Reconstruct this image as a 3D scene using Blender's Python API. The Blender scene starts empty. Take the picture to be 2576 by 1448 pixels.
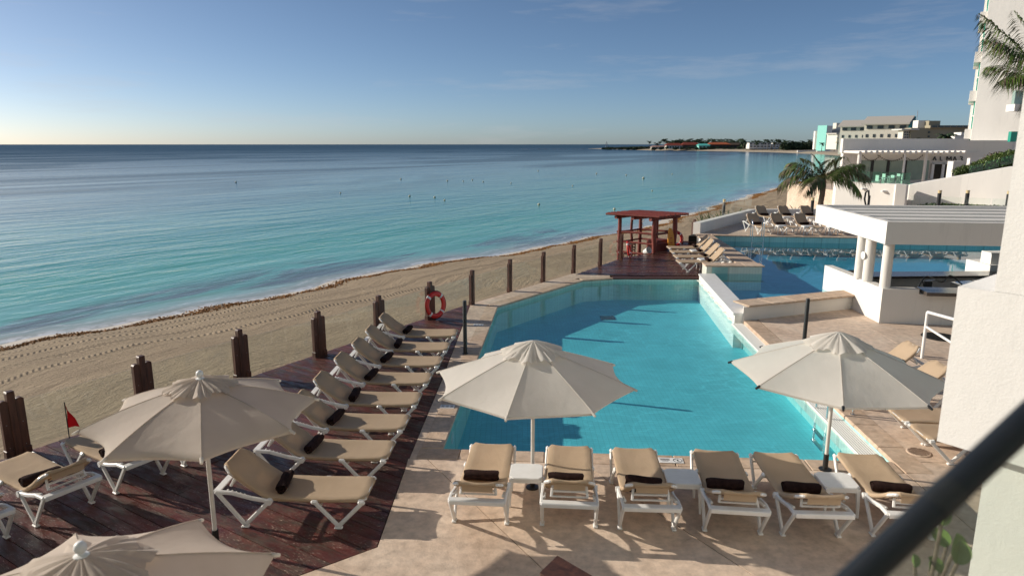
import bpy, math, random
import numpy as np
from mathutils import Vector, Matrix, Euler
random.seed(7); rng = np.random.default_rng(7)
R = math.radians
scene = bpy.context.scene
COL = scene.collection
# ------------------------------------------------------------------ camera
CAM_H = 4.6; LENS = 24.0
PITCH = math.atan((724 - 363) / 1717.0)
cam_d = bpy.data.cameras.new('camera'); cam = bpy.data.objects.new('camera', cam_d); COL.objects.link(cam)
cam.location = (0, 0, CAM_H); cam.rotation_euler = (R(90) - PITCH, 0, 0)
cam_d.lens = LENS; cam_d.sensor_width = 36.0; cam_d.clip_start = 0.05; cam_d.clip_end = 40000
cam_d.dof.use_dof = True; cam_d.dof.focus_distance = 15.0; cam_d.dof.aperture_fstop = 1.9
scene.camera = cam
# ------------------------------------------------------------------ sky, sun, exposure
SUN_EL = R(22); SUN_AZ = R(-73)            # azimuth from +Y, negative = to the left (over the sea)
world = bpy.data.worlds.new('World'); scene.world = world; world.use_nodes = True
wn, wl = world.node_tree.nodes, world.node_tree.links
for n in list(wn): wn.remove(n)
w_out = wn.new('ShaderNodeOutputWorld'); w_bg = wn.new('ShaderNodeBackground')
sky = wn.new('ShaderNodeTexSky'); sky.sky_type = 'NISHITA'; sky.sun_disc = False
sky.sun_elevation = SUN_EL; sky.sun_rotation = SUN_AZ
sky.altitude = 0; sky.air_density = 0.5; sky.dust_density = 0.60; sky.ozone_density = 5.2
# thin cirrus, one faint veil of high cloud ahead on the right
tc = wn.new('ShaderNodeTexCoord')
mp = wn.new('ShaderNodeMapping'); mp.inputs['Scale'].default_value = (2.2, 2.2, 17.0); mp.inputs['Rotation'].default_value = (0, R(3), 0); mp.inputs['Location'].default_value = (2.2, 7.1, 2.4)
wl.new(tc.outputs['Generated'], mp.inputs['Vector'])
cn = wn.new('ShaderNodeTexNoise'); cn.inputs['Scale'].default_value = 1.7; cn.inputs['Detail'].default_value = 9; cn.inputs['Roughness'].default_value = .62
wl.new(mp.outputs['Vector'], cn.inputs['Vector'])
cr = wn.new('ShaderNodeValToRGB'); cr.color_ramp.elements[0].position = .56; cr.color_ramp.elements[1].position = .80
cr.color_ramp.elements[0].color = (0, 0, 0, 1); cr.color_ramp.elements[1].color = (.30, .30, .30, 1)
wl.new(cn.outputs['Fac'], cr.inputs['Fac'])
cm = wn.new('ShaderNodeMix'); cm.data_type = 'RGBA'; cm.inputs['B'].default_value = (4.6, 4.5, 4.6, 1)
wb = wn.new('ShaderNodeMix'); wb.data_type = 'RGBA'; wb.blend_type = 'MULTIPLY'; wb.inputs['Factor'].default_value = 1.0; wb.inputs['B'].default_value = (1.10, .96, .78, 1)
wl.new(sky.outputs['Color'], wb.inputs['A']); wl.new(cr.outputs['Color'], cm.inputs['Factor']); wl.new(wb.outputs['Result'], cm.inputs['A'])
wl.new(cm.outputs['Result'], w_bg.inputs['Color']); w_bg.inputs['Strength'].default_value = 0.098
wl.new(w_bg.outputs['Background'], w_out.inputs['Surface'])
sun_d = bpy.data.lights.new('sun', 'SUN'); sun = bpy.data.objects.new('sun', sun_d); COL.objects.link(sun)
sun_d.energy = 3.8; sun_d.angle = R(0.55); sun_d.color = (1.0, .91, .78)
S_DIR = Vector((math.sin(SUN_AZ) * math.cos(SUN_EL), math.cos(SUN_AZ) * math.cos(SUN_EL), math.sin(SUN_EL)))
sun.rotation_euler = S_DIR.to_track_quat('Z', 'Y').to_euler()
scene.view_settings.view_transform = 'Standard'; scene.view_settings.look = 'None'
scene.view_settings.exposure = 0.40; scene.view_settings.gamma = 1.0
scene.render.engine = 'CYCLES'
scene.cycles.max_bounces = 10; scene.cycles.transparent_max_bounces = 16
# ------------------------------------------------------------------ survey helpers (photo 2575x1448 -> metres)
_c, _s = math.cos(PITCH), math.sin(PITCH)
def at(x, y, z=0.0):
    a = (x - 1287.5) / 1717.; b = (y - 724.) / 1717.
    t = (z - CAM_H) / (-_s - b * _c)
    return Vector((a * t, (_c - b * _s) * t, z))
def atY(x, y, Y):
    a = (x - 1287.5) / 1717.; b = (y - 724.) / 1717.
    t = Y / (_c - b * _s)
    return Vector((a * t, Y, CAM_H + (-_s - b * _c) * t))
# ------------------------------------------------------------------ object helpers
def tag(o, label=None, cat=None, group=None, kind=None):
    if label: o['label'] = label
    if cat: o['category'] = cat
    if group: o['group'] = group
    if kind: o['kind'] = kind
    return o
def thing(name, label, cat, loc=(0, 0, 0), rz=0.0, group=None):
    o = bpy.data.objects.new(name, None); o.empty_display_size = .2
    COL.objects.link(o); o.location = loc; o.rotation_euler = (0, 0, rz)
    return tag(o, label, cat, group)
def copy_tree(o, parent=None):
    c = o.copy(); COL.objects.link(c); c.parent = parent
    for ch in list(o.children): copy_tree(ch, c)
    return c
class MB:
    def __init__(s): s.v = []; s.f = []
    def add(s, vs, fs):
        n = len(s.v); s.v += [tuple(q) for q in vs]; s.f += [tuple(i + n for i in f) for f in fs]; return s
    def box(s, c, size, b=0.0, rot=None):
        hx, hy, hz = size[0] / 2, size[1] / 2, size[2] / 2
        b = min(b, hx * .9, hy * .9, hz * .9)
        if b <= 0:
            vs = [Vector((x, y, z)) for z in (-hz, hz) for (x, y) in ((-hx, -hy), (hx, -hy), (hx, hy), (-hx, hy))]
            fs = [(3, 2, 1, 0), (4, 5, 6, 7), (0, 1, 5, 4), (1, 2, 6, 5), (2, 3, 7, 6), (3, 0, 4, 7)]
        else:
            vs = []; idx = {}
            for sx in (-1, 1):
                for sy in (-1, 1):
                    for sz in (-1, 1):
                        for ax in range(3):
                            p = [sx * (hx - b), sy * (hy - b), sz * (hz - b)]
                            p[ax] = (sx * hx, sy * hy, sz * hz)[ax]
                            idx[(sx, sy, sz, ax)] = len(vs); vs.append(Vector(p))
            fs = []
            cyc = ((-1, -1), (1, -1), (1, 1), (-1, 1))
            for sg in (-1, 1):
                fx = [idx[(sg, a, c_, 0)] for a, c_ in cyc]; fy = [idx[(c_, sg, a, 1)] for a, c_ in cyc]; fz = [idx[(a, c_, sg, 2)] for a, c_ in cyc]
                for q in (fx, fy, fz): fs.append(tuple(q if sg > 0 else q[::-1]))
            for a in (-1, 1):
                for c_ in (-1, 1):
                    q = [idx[(-1, a, c_, 1)], idx[(1, a, c_, 1)], idx[(1, a, c_, 2)], idx[(-1, a, c_, 2)]]; fs.append(tuple(q if a * c_ > 0 else q[::-1]))
                    q = [idx[(c_, -1, a, 2)], idx[(c_, 1, a, 2)], idx[(c_, 1, a, 0)], idx[(c_, -1, a, 0)]]; fs.append(tuple(q if a * c_ > 0 else q[::-1]))
                    q = [idx[(a, c_, -1, 0)], idx[(a, c_, 1, 0)], idx[(a, c_, 1, 1)], idx[(a, c_, -1, 1)]]; fs.append(tuple(q if a * c_ > 0 else q[::-1]))
            for sx in (-1, 1):
                for sy in (-1, 1):
                    for sz in (-1, 1):
                        q = [idx[(sx, sy, sz, k)] for k in range(3)]; fs.append(tuple(q if sx * sy * sz > 0 else q[::-1]))
        if rot is not None: vs = [rot @ v for v in vs]
        c = Vector(c); return s.add([v + c for v in vs], fs)
    def beam(s, p, q, w, h, b=0.0, up=(0, 0, 1)):
        p, q = Vector(p), Vector(q); d = q - p; L = d.length; d.normalize(); up = Vector(up)
        if abs(d.dot(up)) > .98: up = Vector((0, 1, 0)) if abs(d.y) < .9 else Vector((1, 0, 0))
        y = up.cross(d).normalized(); z = d.cross(y)
        return s.box((p + q) / 2, (L, w, h), b, Matrix((d, y, z)).transposed())
    def tube(s, pts, r, seg=8, cap=True):
        pts = [Vector(p) for p in pts]; n = len(pts); rr = r if isinstance(r, (list, tuple)) else [r] * n
        vs = []; fs = []; prev = None
        for i, p in enumerate(pts):
            d = (pts[min(i + 1, n - 1)] - pts[max(i - 1, 0)]).normalized()
            if prev is None:
                up = Vector((0, 0, 1)) if abs(d.z) < .9 else Vector((1, 0, 0)); a = up.cross(d).normalized()
            else:
                a = (prev - d * prev.dot(d)).normalized()
            prev = a; b = d.cross(a)
            for k in range(seg):
                t = 2 * math.pi * k / seg; vs.append(p + (a * math.cos(t) + b * math.sin(t)) * rr[i])
        for i in range(n - 1):
            for k in range(seg):
                k2 = (k + 1) % seg; fs.append((i * seg + k, i * seg + k2, (i + 1) * seg + k2, (i + 1) * seg + k))
        if cap: fs.append(tuple(range(seg))[::-1]); fs.append(tuple((n - 1) * seg + k for k in range(seg)))
        return s.add(vs, fs)
    def lathe(s, prof, seg=16, c=(0, 0, 0), cap=True):
        vs = []; fs = []; c = Vector(c); n = len(prof)
        for r, z in prof:
            for k in range(seg):
                t = 2 * math.pi * k / seg; vs.append(c + Vector((r * math.cos(t), r * math.sin(t), z)))
        for i in range(n - 1):
            for k in range(seg):
                k2 = (k + 1) % seg; fs.append((i * seg + k, i * seg + k2, (i + 1) * seg + k2, (i + 1) * seg + k))
        if cap: fs.append(tuple(range(seg))[::-1]); fs.append(tuple((n - 1) * seg + k for k in range(seg)))
        return s.add(vs, fs)
    def prism(s, poly, z0, z1):
        poly = [(p[0], p[1]) for p in poly]
        A = sum(poly[i][0] * poly[(i + 1) % len(poly)][1] - poly[(i + 1) % len(poly)][0] * poly[i][1] for i in range(len(poly)))
        if A < 0: poly = poly[::-1]
        n = len(poly)
        zt = z1 if isinstance(z1, (list, tuple)) else [z1] * n
        if A < 0 and isinstance(z1, (list, tuple)): zt = list(zt)[::-1]
        vs = [(x, y, z0) for x, y in poly] + [(poly[i][0], poly[i][1], zt[i]) for i in range(n)]
        fs = [tuple(range(n))[::-1], tuple(range(n, 2 * n))] + [(i, (i + 1) % n, n + (i + 1) % n, n + i) for i in range(n)]
        return s.add(vs, fs)
    def mesh(s, name, smooth=None):
        me = bpy.data.meshes.new(name); me.from_pydata(s.v, [], s.f); me.update()
        if smooth is not None:
            me.shade_smooth(); me.set_sharp_from_angle(angle=R(smooth))
        return me
    def build(s, name, mat, parent=None, smooth=None, loc=None):
        me = s.mesh(name, smooth); me.materials.append(mat)
        o = bpy.data.objects.new(name, me); COL.objects.link(o)
        if parent is not None: o.parent = parent
        if loc is not None: o.location = loc
        return o
def link(name, me, parent=None, loc=None, rz=None):
    o = bpy.data.objects.new(name, me); COL.objects.link(o)
    if parent is not None: o.parent = parent
    if loc is not None: o.location = loc
    if rz is not None: o.rotation_euler = (0, 0, rz)
    return o
def clip(poly, n, d):                       # keep n.p <= d
    out = []
    for i in range(len(poly)):
        a, b = poly[i], poly[(i + 1) % len(poly)]
        fa = n[0] * a[0] + n[1] * a[1] - d; fb = n[0] * b[0] + n[1] * b[1] - d
        if fa <= 0: out.append(a)
        if (fa < 0 < fb) or (fb < 0 < fa):
            t = fa / (fa - fb); out.append((a[0] + (b[0] - a[0]) * t, a[1] + (b[1] - a[1]) * t))
    return out
def area(p): return abs(sum(p[i][0] * p[(i + 1) % len(p)][1] - p[(i + 1) % len(p)][0] * p[i][1] for i in range(len(p)))) / 2
ORD = ['first', 'second', 'third', 'fourth', 'fifth', 'sixth', 'seventh', 'eighth', 'ninth', 'tenth', 'eleventh', 'twelfth', 'thirteenth']
# ------------------------------------------------------------------ materials
def nodes(name):
    m = bpy.data.materials.new(name); m.use_nodes = True
    nt = m.node_tree; p = nt.nodes['Principled BSDF']
    return m, nt, p, nt.nodes['Material Output']
def N(nt, t, **kw):
    n = nt.nodes.new(t)
    for k, v in kw.items():
        if k in n.inputs: n.inputs[k].default_value = v
        else: setattr(n, k, v)
    return n
def coords(nt, scale=(1, 1, 1), rot=(0, 0, 0), space='Object'):
    t = N(nt, 'ShaderNodeTexCoord'); m = N(nt, 'ShaderNodeMapping', Scale=scale, Rotation=rot)
    nt.links.new(t.outputs[space], m.inputs['Vector']); return m.outputs['Vector']
def noise(nt, vec, scale, detail=5, rough=.55, dist=0):
    n = N(nt, 'ShaderNodeTexNoise', Scale=scale, Detail=detail, Roughness=rough, Distortion=dist)
    nt.links.new(vec, n.inputs['Vector']); return n.outputs['Fac']
def ramp(nt, fac, stops):
    r = N(nt, 'ShaderNodeValToRGB'); e = r.color_ramp.elements
    while len(e) < len(stops): e.new(.5)
    for i, (p, c) in enumerate(stops):
        e[i].position = p; e[i].color = (c, c, c, 1) if isinstance(c, (int, float)) else (*c, 1)
    nt.links.new(fac, r.inputs['Fac']); return r.outputs['Color']
def mix(nt, fac, a, b, blend='MIX'):
    m = N(nt, 'ShaderNodeMix', data_type='RGBA', blend_type=blend)
    for sock, v in (('Factor', fac), ('A', a), ('B', b)):
        i = m.inputs[sock]
        if hasattr(v, 'is_output') or isinstance(v, bpy.types.NodeSocket): nt.links.new(v, i)
        elif isinstance(v, (int, float)): i.default_value = v if sock == 'Factor' else (v, v, v, 1)
        else: i.default_value = (*v, 1)
    return m.outputs['Result']
def math_(nt, op, a, b=0.0, clamp=False):
    m = N(nt, 'ShaderNodeMath', operation=op); m.use_clamp = clamp
    for i, v in enumerate((a, b)):
        if isinstance(v, bpy.types.NodeSocket): nt.links.new(v, m.inputs[i])
        else: m.inputs[i].default_value = v
    return m.outputs[0]
def bump(nt, p, h, strength=.3, dist=.01):
    b = N(nt, 'ShaderNodeBump', Strength=strength, Distance=dist)
    nt.links.new(h, b.inputs['Height']); nt.links.new(b.outputs['Normal'], p.inputs['Normal']); return b
def basic(name, c1, c2=None, rough=.6, ns=4, nb=0, bs=60, bd=.004, metal=0, spec=.5, rnd=0, detail=5, stretch=(1, 1, 1), lo=.35, hi=.68):
    m, nt, p, o = nodes(name)
    p.inputs['Roughness'].default_value = rough; p.inputs['Metallic'].default_value = metal; p.inputs['Specular IOR Level'].default_value = spec
    v = coords(nt, stretch)
    col = None
    if c2 is not None: col = ramp(nt, noise(nt, v, ns, detail), [(lo, c1), (hi, c2)])
    if rnd:
        oi = N(nt, 'ShaderNodeObjectInfo'); hsv = N(nt, 'ShaderNodeHueSaturation')
        k = math_(nt, 'ADD', math_(nt, 'MULTIPLY', oi.outputs['Random'], rnd), 1 - rnd / 2); nt.links.new(k, hsv.inputs['Value'])
        if col is not None: nt.links.new(col, hsv.inputs['Color'])
        else: hsv.inputs['Color'].default_value = (*c1, 1)
        col = hsv.outputs['Color']
    if col is not None: nt.links.new(col, p.inputs['Base Color'])
    else: p.inputs['Base Color'].default_value = (*c1, 1)
    if nb: bump(nt, p, noise(nt, v, bs, 4), nb, bd)
    return m
def cloth(name, c1, c2, trans=.25, bs=220):
    m, nt, p, o = nodes(name); v = coords(nt)
    col = ramp(nt, noise(nt, v, 2.3, 6), [(.3, c1), (.7, c2)])
    nt.links.new(col, p.inputs['Base Color']); p.inputs['Roughness'].default_value = .9; p.inputs['Specular IOR Level'].default_value = .15
    wv = noise(nt, coords(nt, (1, 1, 1)), bs, 2); fold = noise(nt, v, 5, 4)
    b = bump(nt, p, math_(nt, 'ADD', wv, math_(nt, 'MULTIPLY', fold, 8.0)), .40, .004)
    t = N(nt, 'ShaderNodeBsdfTranslucent'); nt.links.new(col, t.inputs['Color'])
    mx = N(nt, 'ShaderNodeMixShader', Fac=trans)
    nt.links.new(p.outputs[0], mx.inputs[1]); nt.links.new(t.outputs[0], mx.inputs[2]); nt.links.new(mx.outputs[0], o.inputs['Surface'])
    return m
def glass(name, tint=(.86, .95, .92), refl=1.0, haze=0.0, smudge=0.0):
    m, nt, p, o = nodes(name); nt.nodes.remove(p)
    t = N(nt, 'ShaderNodeBsdfTransparent', Color=(*tint, 1)); g = N(nt, 'ShaderNodeBsdfGlossy', Roughness=.02)
    f = N(nt, 'ShaderNodeFresnel', IOR=1.5); mx = N(nt, 'ShaderNodeMixShader')
    ge = N(nt, 'ShaderNodeNewGeometry'); ff = math_(nt, 'MULTIPLY', f.outputs[0], math_(nt, 'SUBTRACT', 1.0, ge.outputs['Backfacing']))
    nt.links.new(math_(nt, 'MULTIPLY', ff, refl, True), mx.inputs[0])
    nt.links.new(t.outputs[0], mx.inputs[1]); nt.links.new(g.outputs[0], mx.inputs[2]); last = mx.outputs[0]
    if haze or smudge:
        d = N(nt, 'ShaderNodeBsdfDiffuse', Color=(.72, .76, .72, 1)); m2 = N(nt, 'ShaderNodeMixShader')
        sm = ramp(nt, noise(nt, coords(nt, (1.2, 1.2, .8), (0, .3, 0)), 3.0, 6, .6, .6), [(.52, 0.0), (.72, 1.0)])
        nt.links.new(math_(nt, 'ADD', math_(nt, 'MULTIPLY', sm, smudge), haze), m2.inputs[0])
        nt.links.new(last, m2.inputs[1]); nt.links.new(d.outputs[0], m2.inputs[2]); last = m2.outputs[0]
    nt.links.new(last, o.inputs['Surface']); return m

def plaster(name, c=(.80, .77, .72), bs=26, bd=.006, bst=.45):
    m, nt, p, o = nodes(name); v = coords(nt)
    big = ramp(nt, noise(nt, coords(nt, (1, 1, .35)), .9, 7, .6), [(.25, tuple(x * .93 for x in c)), (.7, c)])
    st = ramp(nt, noise(nt, coords(nt, (2.5, 2.5, .25)), 2.2, 6, .65), [(.56, 1.0), (.85, .86)])
    nt.links.new(mix(nt, 1.0, big, st, 'MULTIPLY'), p.inputs['Base Color']); p.inputs['Roughness'].default_value = .85; p.inputs['Specular IOR Level'].default_value = .25
    bump(nt, p, math_(nt, 'ADD', noise(nt, v, bs, 5, .6), math_(nt, 'MULTIPLY', noise(nt, v, bs * .2, 3), 1.0)), bst, bd)
    return m
def stone(name, c1, c2, c3, rnd=.1):
    m, nt, p, o = nodes(name); v = coords(nt, (1, 1, 1))
    a = ramp(nt, noise(nt, v, .8, 8, .62, .4), [(.28, c1), (.5, c2), (.74, c3)])
    b = ramp(nt, noise(nt, v, 7, 7, .65), [(.3, .72), (.62, 1.08)])
    c = mix(nt, 1.0, a, b, 'MULTIPLY')
    stn = ramp(nt, noise(nt, v, 1.7, 5, .7, 1.2), [(.60, 1.0), (.78, .70)])
    c = mix(nt, 1.0, c, stn, 'MULTIPLY')
    oi = N(nt, 'ShaderNodeObjectInfo'); hsv = N(nt, 'ShaderNodeHueSaturation')
    nt.links.new(math_(nt, 'ADD', math_(nt, 'MULTIPLY', oi.outputs['Random'], rnd), 1 - rnd / 2), hsv.inputs['Value']); nt.links.new(c, hsv.inputs['Color'])
    nt.links.new(hsv.outputs['Color'], p.inputs['Base Color'])
    nt.links.new(ramp(nt, noise(nt, v, 3, 4), [(.3, .55), (.7, .85)]), p.inputs['Roughness']); p.inputs['Specular IOR Level'].default_value = .35
    bump(nt, p, math_(nt, 'ADD', noise(nt, v, 38, 5, .6), math_(nt, 'MULTIPLY', noise(nt, v, 9, 4), 2.0)), .5, .006)
    return m
def deckwood(name, ang, wet=.42):
    m, nt, p, o = nodes(name)
    vr = N(nt, 'ShaderNodeVectorRotate', rotation_type='Z_AXIS'); t = N(nt, 'ShaderNodeTexCoord'); nt.links.new(t.outputs['Object'], vr.inputs['Vector']); vr.inputs['Angle'].default_value = -ang
    oi = N(nt, 'ShaderNodeObjectInfo'); cx = N(nt, 'ShaderNodeCombineXYZ'); nt.links.new(math_(nt, 'MULTIPLY', oi.outputs['Random'], 40.), cx.inputs['X']); nt.links.new(math_(nt, 'MULTIPLY', oi.outputs['Random'], 13.), cx.inputs['Z'])
    ad = N(nt, 'ShaderNodeVectorMath', operation='ADD'); nt.links.new(vr.outputs[0], ad.inputs[0]); nt.links.new(cx.outputs[0], ad.inputs[1])
    def stretched(sx, sy):
        mp = N(nt, 'ShaderNodeMapping', Scale=(sx, sy, 1)); nt.links.new(ad.outputs[0], mp.inputs['Vector']); return mp.outputs[0]
    paint = ramp(nt, noise(nt, stretched(1, 4), 2.2, 6, .6), [(.25, (.052, .013, .011)), (.5, (.100, .025, .019)), (.75, (.155, .046, .032))])
    wood = ramp(nt, noise(nt, stretched(1.2, 16), 3, 6, .65), [(.3, (.030, .018, .014)), (.7, (.115, .070, .048))])
    c = mix(nt, ramp(nt, noise(nt, stretched(1, 2.6), 2.6, 8, .7, .6), [(.46, 0.0), (.60, 1.0)]), paint, wood)
    chips = ramp(nt, noise(nt, stretched(5, 16), 4.0, 8, .74, .4), [(.575, 0.0), (.63, 1.0)])
    zone = ramp(nt, noise(nt, stretched(.6, 1.2), 1.6, 3), [(.42, 0.0), (.60, 1.0)])
    c = mix(nt, math_(nt, 'MULTIPLY', chips, zone), c, (.46, .34, .26))
    hsv = N(nt, 'ShaderNodeHueSaturation'); nt.links.new(math_(nt, 'ADD', math_(nt, 'MULTIPLY', oi.outputs['Random'], .7), .62), hsv.inputs['Value']); nt.links.new(c, hsv.inputs['Color'])
    nt.links.new(hsv.outputs['Color'], p.inputs['Base Color'])
    nt.links.new(ramp(nt, noise(nt, stretched(1, 3), 3.5, 4), [(.35, wet - .12), (.65, wet + .25)]), p.inputs['Roughness']); p.inputs['Specular IOR Level'].default_value = .45
    bump(nt, p, math_(nt, 'ADD', noise(nt, stretched(2, 40), 3, 5, .6), math_(nt, 'MULTIPLY', chips, -.4)), .5, .006)
    return m
MT = {}
MT['plaster'] = plaster('white_plaster'); MT['plaster_far'] = plaster('far_plaster', (.80, .77, .72), 4, .02)
MT['plaster_near'] = plaster('stucco', (.79, .78, .76), 55, .006, .45)
MT['stone'] = stone('terrace_stone', (.58, .43, .32), (.67, .52, .40), (.74, .61, .49))
MT['coping'] = stone('coping_stone', (.50, .35, .24), (.59, .44, .32), (.66, .52, .40), .22)
MT['coping_up'] = stone('travertine_cap', (.46, .32, .22), (.58, .43, .31), (.66, .53, .40), .18)
MT['deck1'] = deckwood('red_deck_boards', R(-32)); MT['deck2'] = deckwood('wet_deck_boards', 0.0, .26)
MT['dark'] = basic('dark_gap', (.012, .010, .009), rough=.9)
MT['post'] = basic('brown_post_wood', (.050, .020, .013), (.115, .046, .028), .5, 3, .4, 30, .004, stretch=(6, 6, .7), rnd=.3)
MT['redwood'] = basic('red_log', (.14, .020, .014), (.24, .050, .032), .55, 4, .5, 20, .006, stretch=(3, 3, 1), rnd=.3)
MT['plastic'] = basic('white_resin', (.80, .79, .77), (.74, .73, .70), .38, 6, .05, 200, .001)
MT['sling'] = cloth('tan_sling', (.66, .515, .36), (.72, .57, .41), .42, 400)
MT['towel'] = basic('brown_towel', (.020, .010, .009), (.042, .022, .019), .95, 14, .8, 160, .004, spec=.1, rnd=.5)
MT['canvas'] = cloth('white_canvas', (.80, .76, .70), (.86, .82, .76), .48)
MT['canvas_taupe'] = cloth('taupe_canvas', (.68, .60, .525), (.74, .66, .58), .48)
MT['pole'] = basic('white_pole', (.70, .67, .62), (.60, .57, .52), .45, 5)
MT['alu'] = basic('steel', (.72, .72, .72), rough=.18, metal=1)
MT['black'] = basic('black_metal', (.012, .014, .015), (.022, .024, .025), .42, 8)
MT['ringred'] = basic('lifebuoy_red', (.58, .018, .015), (.66, .03, .022), .42, 6)
MT['white'] = basic('white_paint', (.82, .81, .79), rough=.5)
MT['bolt'] = basic('dull_bolt', (.22, .21, .20), rough=.5)
MT['lleaf'] = basic('light_leaf', (.12, .21, .045), (.18, .28, .07), .45, 3, rnd=.4)
MT['tape'] = basic('reflective_tape', (.75, .75, .74), rough=.3)
MT['rope'] = basic('black_rope', (.01, .01, .01), rough=.9)
MT['flag'] = cloth('red_flag_cloth', (.42, .010, .014), (.50, .015, .02), .3)
MT['yellow'] = basic('yellow_board', (.80, .30, .015), (.85, .36, .02), .45, 4)
MT['glass'] = glass('fence_glass', (.955, .98, .968), .9, .0, .09); MT['gl_green'] = glass('green_glass', (.60, .86, .76), 1.0, .03)
MT['gl_near'] = glass('balustrade_glass', (.92, .96, .93), .7, .06, .05)
MT['granite'] = basic('dark_granite', (.030, .027, .026), (.13, .105, .09), .14, 34, detail=8)
MT['foam'] = basic('sea_foam', (.80, .80, .78), rough=.8)
MT['grate'] = basic('white_grate', (.80, .80, .76), rough=.5)
MT['leaf'] = basic('green_leaf', (.055, .10, .018), (.125, .18, .038), .45, 3, rnd=.4)
MT['leaf_dry'] = basic('dry_frond', (.10, .075, .045), (.20, .15, .10), .8, 3, rnd=.3)
MT['trunk'] = basic('palm_trunk', (.10, .075, .055), (.19, .15, .115), .9, 8, .6, 20, .01, stretch=(1, 1, 4))
MT['seaweed'] = basic('sargassum', (.16, .068, .014), (.42, .185, .035), .8, 5)
# ================================================================== SEA AND BEACH
SEA_Z = -2.45
shore = np.array([(-75, -62), (-45, -16), (-26, 11.5), (-18.6, 22.6), (-15.9, 26.2), (-13.2, 29.9), (-9.7, 34.5), (-5.3, 40.4), (2.6, 48.0), (8.3, 54.6),
                  (16.6, 67.9), (33.2, 96.2), (54.2, 131), (78, 172), (110, 225), (150, 300), (200, 390), (260, 460), (330, 520)], float)
def resample(P, n):
    d = np.r_[0, np.cumsum(np.hypot(*np.diff(P, axis=0).T))]
    t = np.linspace(0, d[-1], n)
    return np.c_[np.interp(t, d, P[:, 0]), np.interp(t, d, P[:, 1])], t
SP, SU = resample(shore, 1400)
for _ in range(30): SP[1:-1] = (SP[:-2] + 2 * SP[1:-1] + SP[2:]) / 4
wob = .35 * np.sin(SU * .35) + .22 * np.sin(SU * .83 + 1) + .12 * np.sin(SU * 1.9 + 2)
tang = np.gradient(SP, axis=0); tang /= np.hypot(*tang.T)[:, None]
INL = np.c_[tang[:, 1], -tang[:, 0]]                      # towards the land (right of travel)
SP = SP + INL * wob[:, None]
head_px = [(1478, 374), (1520, 375.5), (1560, 376.5), (1640, 378.5), (1750, 379.8), (1850, 381.2), (1950, 383.5), (2050, 387.5), (2115, 392), (2200, 400)]
HP = np.array([at(x, y, SEA_Z)[:2] for x, y in head_px])
def fbm2(x, y, seed, octs=4):
    r = np.random.default_rng(seed); out = np.zeros_like(x); a = 1.0; f = 1.0
    for _ in range(octs):
        for k in range(5):
            th = r.uniform(0, 2 * np.pi); ph = r.uniform(0, 6.28); out += a * np.sin((x * np.cos(th) + y * np.sin(th)) * f * r.uniform(.7, 1.3) + ph) / 5
        a *= .55; f *= 2.1
    return out
def grid_mesh(name, X, Y, Z, attrs=None, uv=None):
    nu, nv = X.shape
    co = np.c_[X.ravel(), Y.ravel(), Z.ravel()]
    i = np.arange(nu * nv).reshape(nu, nv)
    q = np.c_[i[:-1, :-1].ravel(), i[1:, :-1].ravel(), i[1:, 1:].ravel(), i[:-1, 1:].ravel()]
    me = bpy.data.meshes.new(name); me.vertices.add(len(co)); me.vertices.foreach_set('co', co.ravel().astype(np.float32))
    me.loops.add(q.size); me.loops.foreach_set('vertex_index', q.ravel().astype(np.int32))
    me.polygons.add(len(q)); me.polygons.foreach_set('loop_start', (np.arange(len(q)) * 4).astype(np.int32)); me.polygons.foreach_set('loop_total', np.full(len(q), 4, np.int32))
    for k, v in (attrs or {}).items():
        a = me.attributes.new(k, 'FLOAT', 'POINT'); a.data.foreach_set('value', v.ravel().astype(np.float32))
    me.update(calc_edges=True); me.validate(); me.shade_smooth()
    return me
# sea: polar sheet out to the horizon, carrying its distance from the shore (sets the water depth and so its colour)
ang = np.radians(np.linspace(-100, 62, 330)); rad = np.r_[np.linspace(9, 150, 190), np.geomspace(151, 26000, 150)]
A_, R_ = np.meshgrid(ang, rad, indexing='ij'); SX, SY = R_ * np.sin(A_), R_ * np.cos(A_)
def shore_dist(X, Y, P, inl):
    sh = X.shape; p = np.c_[X.ravel(), Y.ravel()]; d = np.empty(len(p)); u = np.empty(len(p))
    Q = P[::2]; I = inl[::2]
    for k in range(0, len(p), 4000):
        D2 = ((p[k:k + 4000, None] - Q[None]) ** 2).sum(2); j = D2.argmin(1)
        w = p[k:k + 4000] - Q[j]; d[k:k + 4000] = -(w * I[j]).sum(1) * 1.0; u[k:k + 4000] = j
        far = np.sqrt(D2.min(1)); d[k:k + 4000] = np.where(d[k:k + 4000] >= 0, far, -far)
    return d.reshape(sh)
OFF = shore_dist(SX, SY, SP, INL)
me = grid_mesh('sea', SX, SY, np.full_like(SX, SEA_Z), {'off': np.clip(OFF, -50, 20000)})
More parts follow.
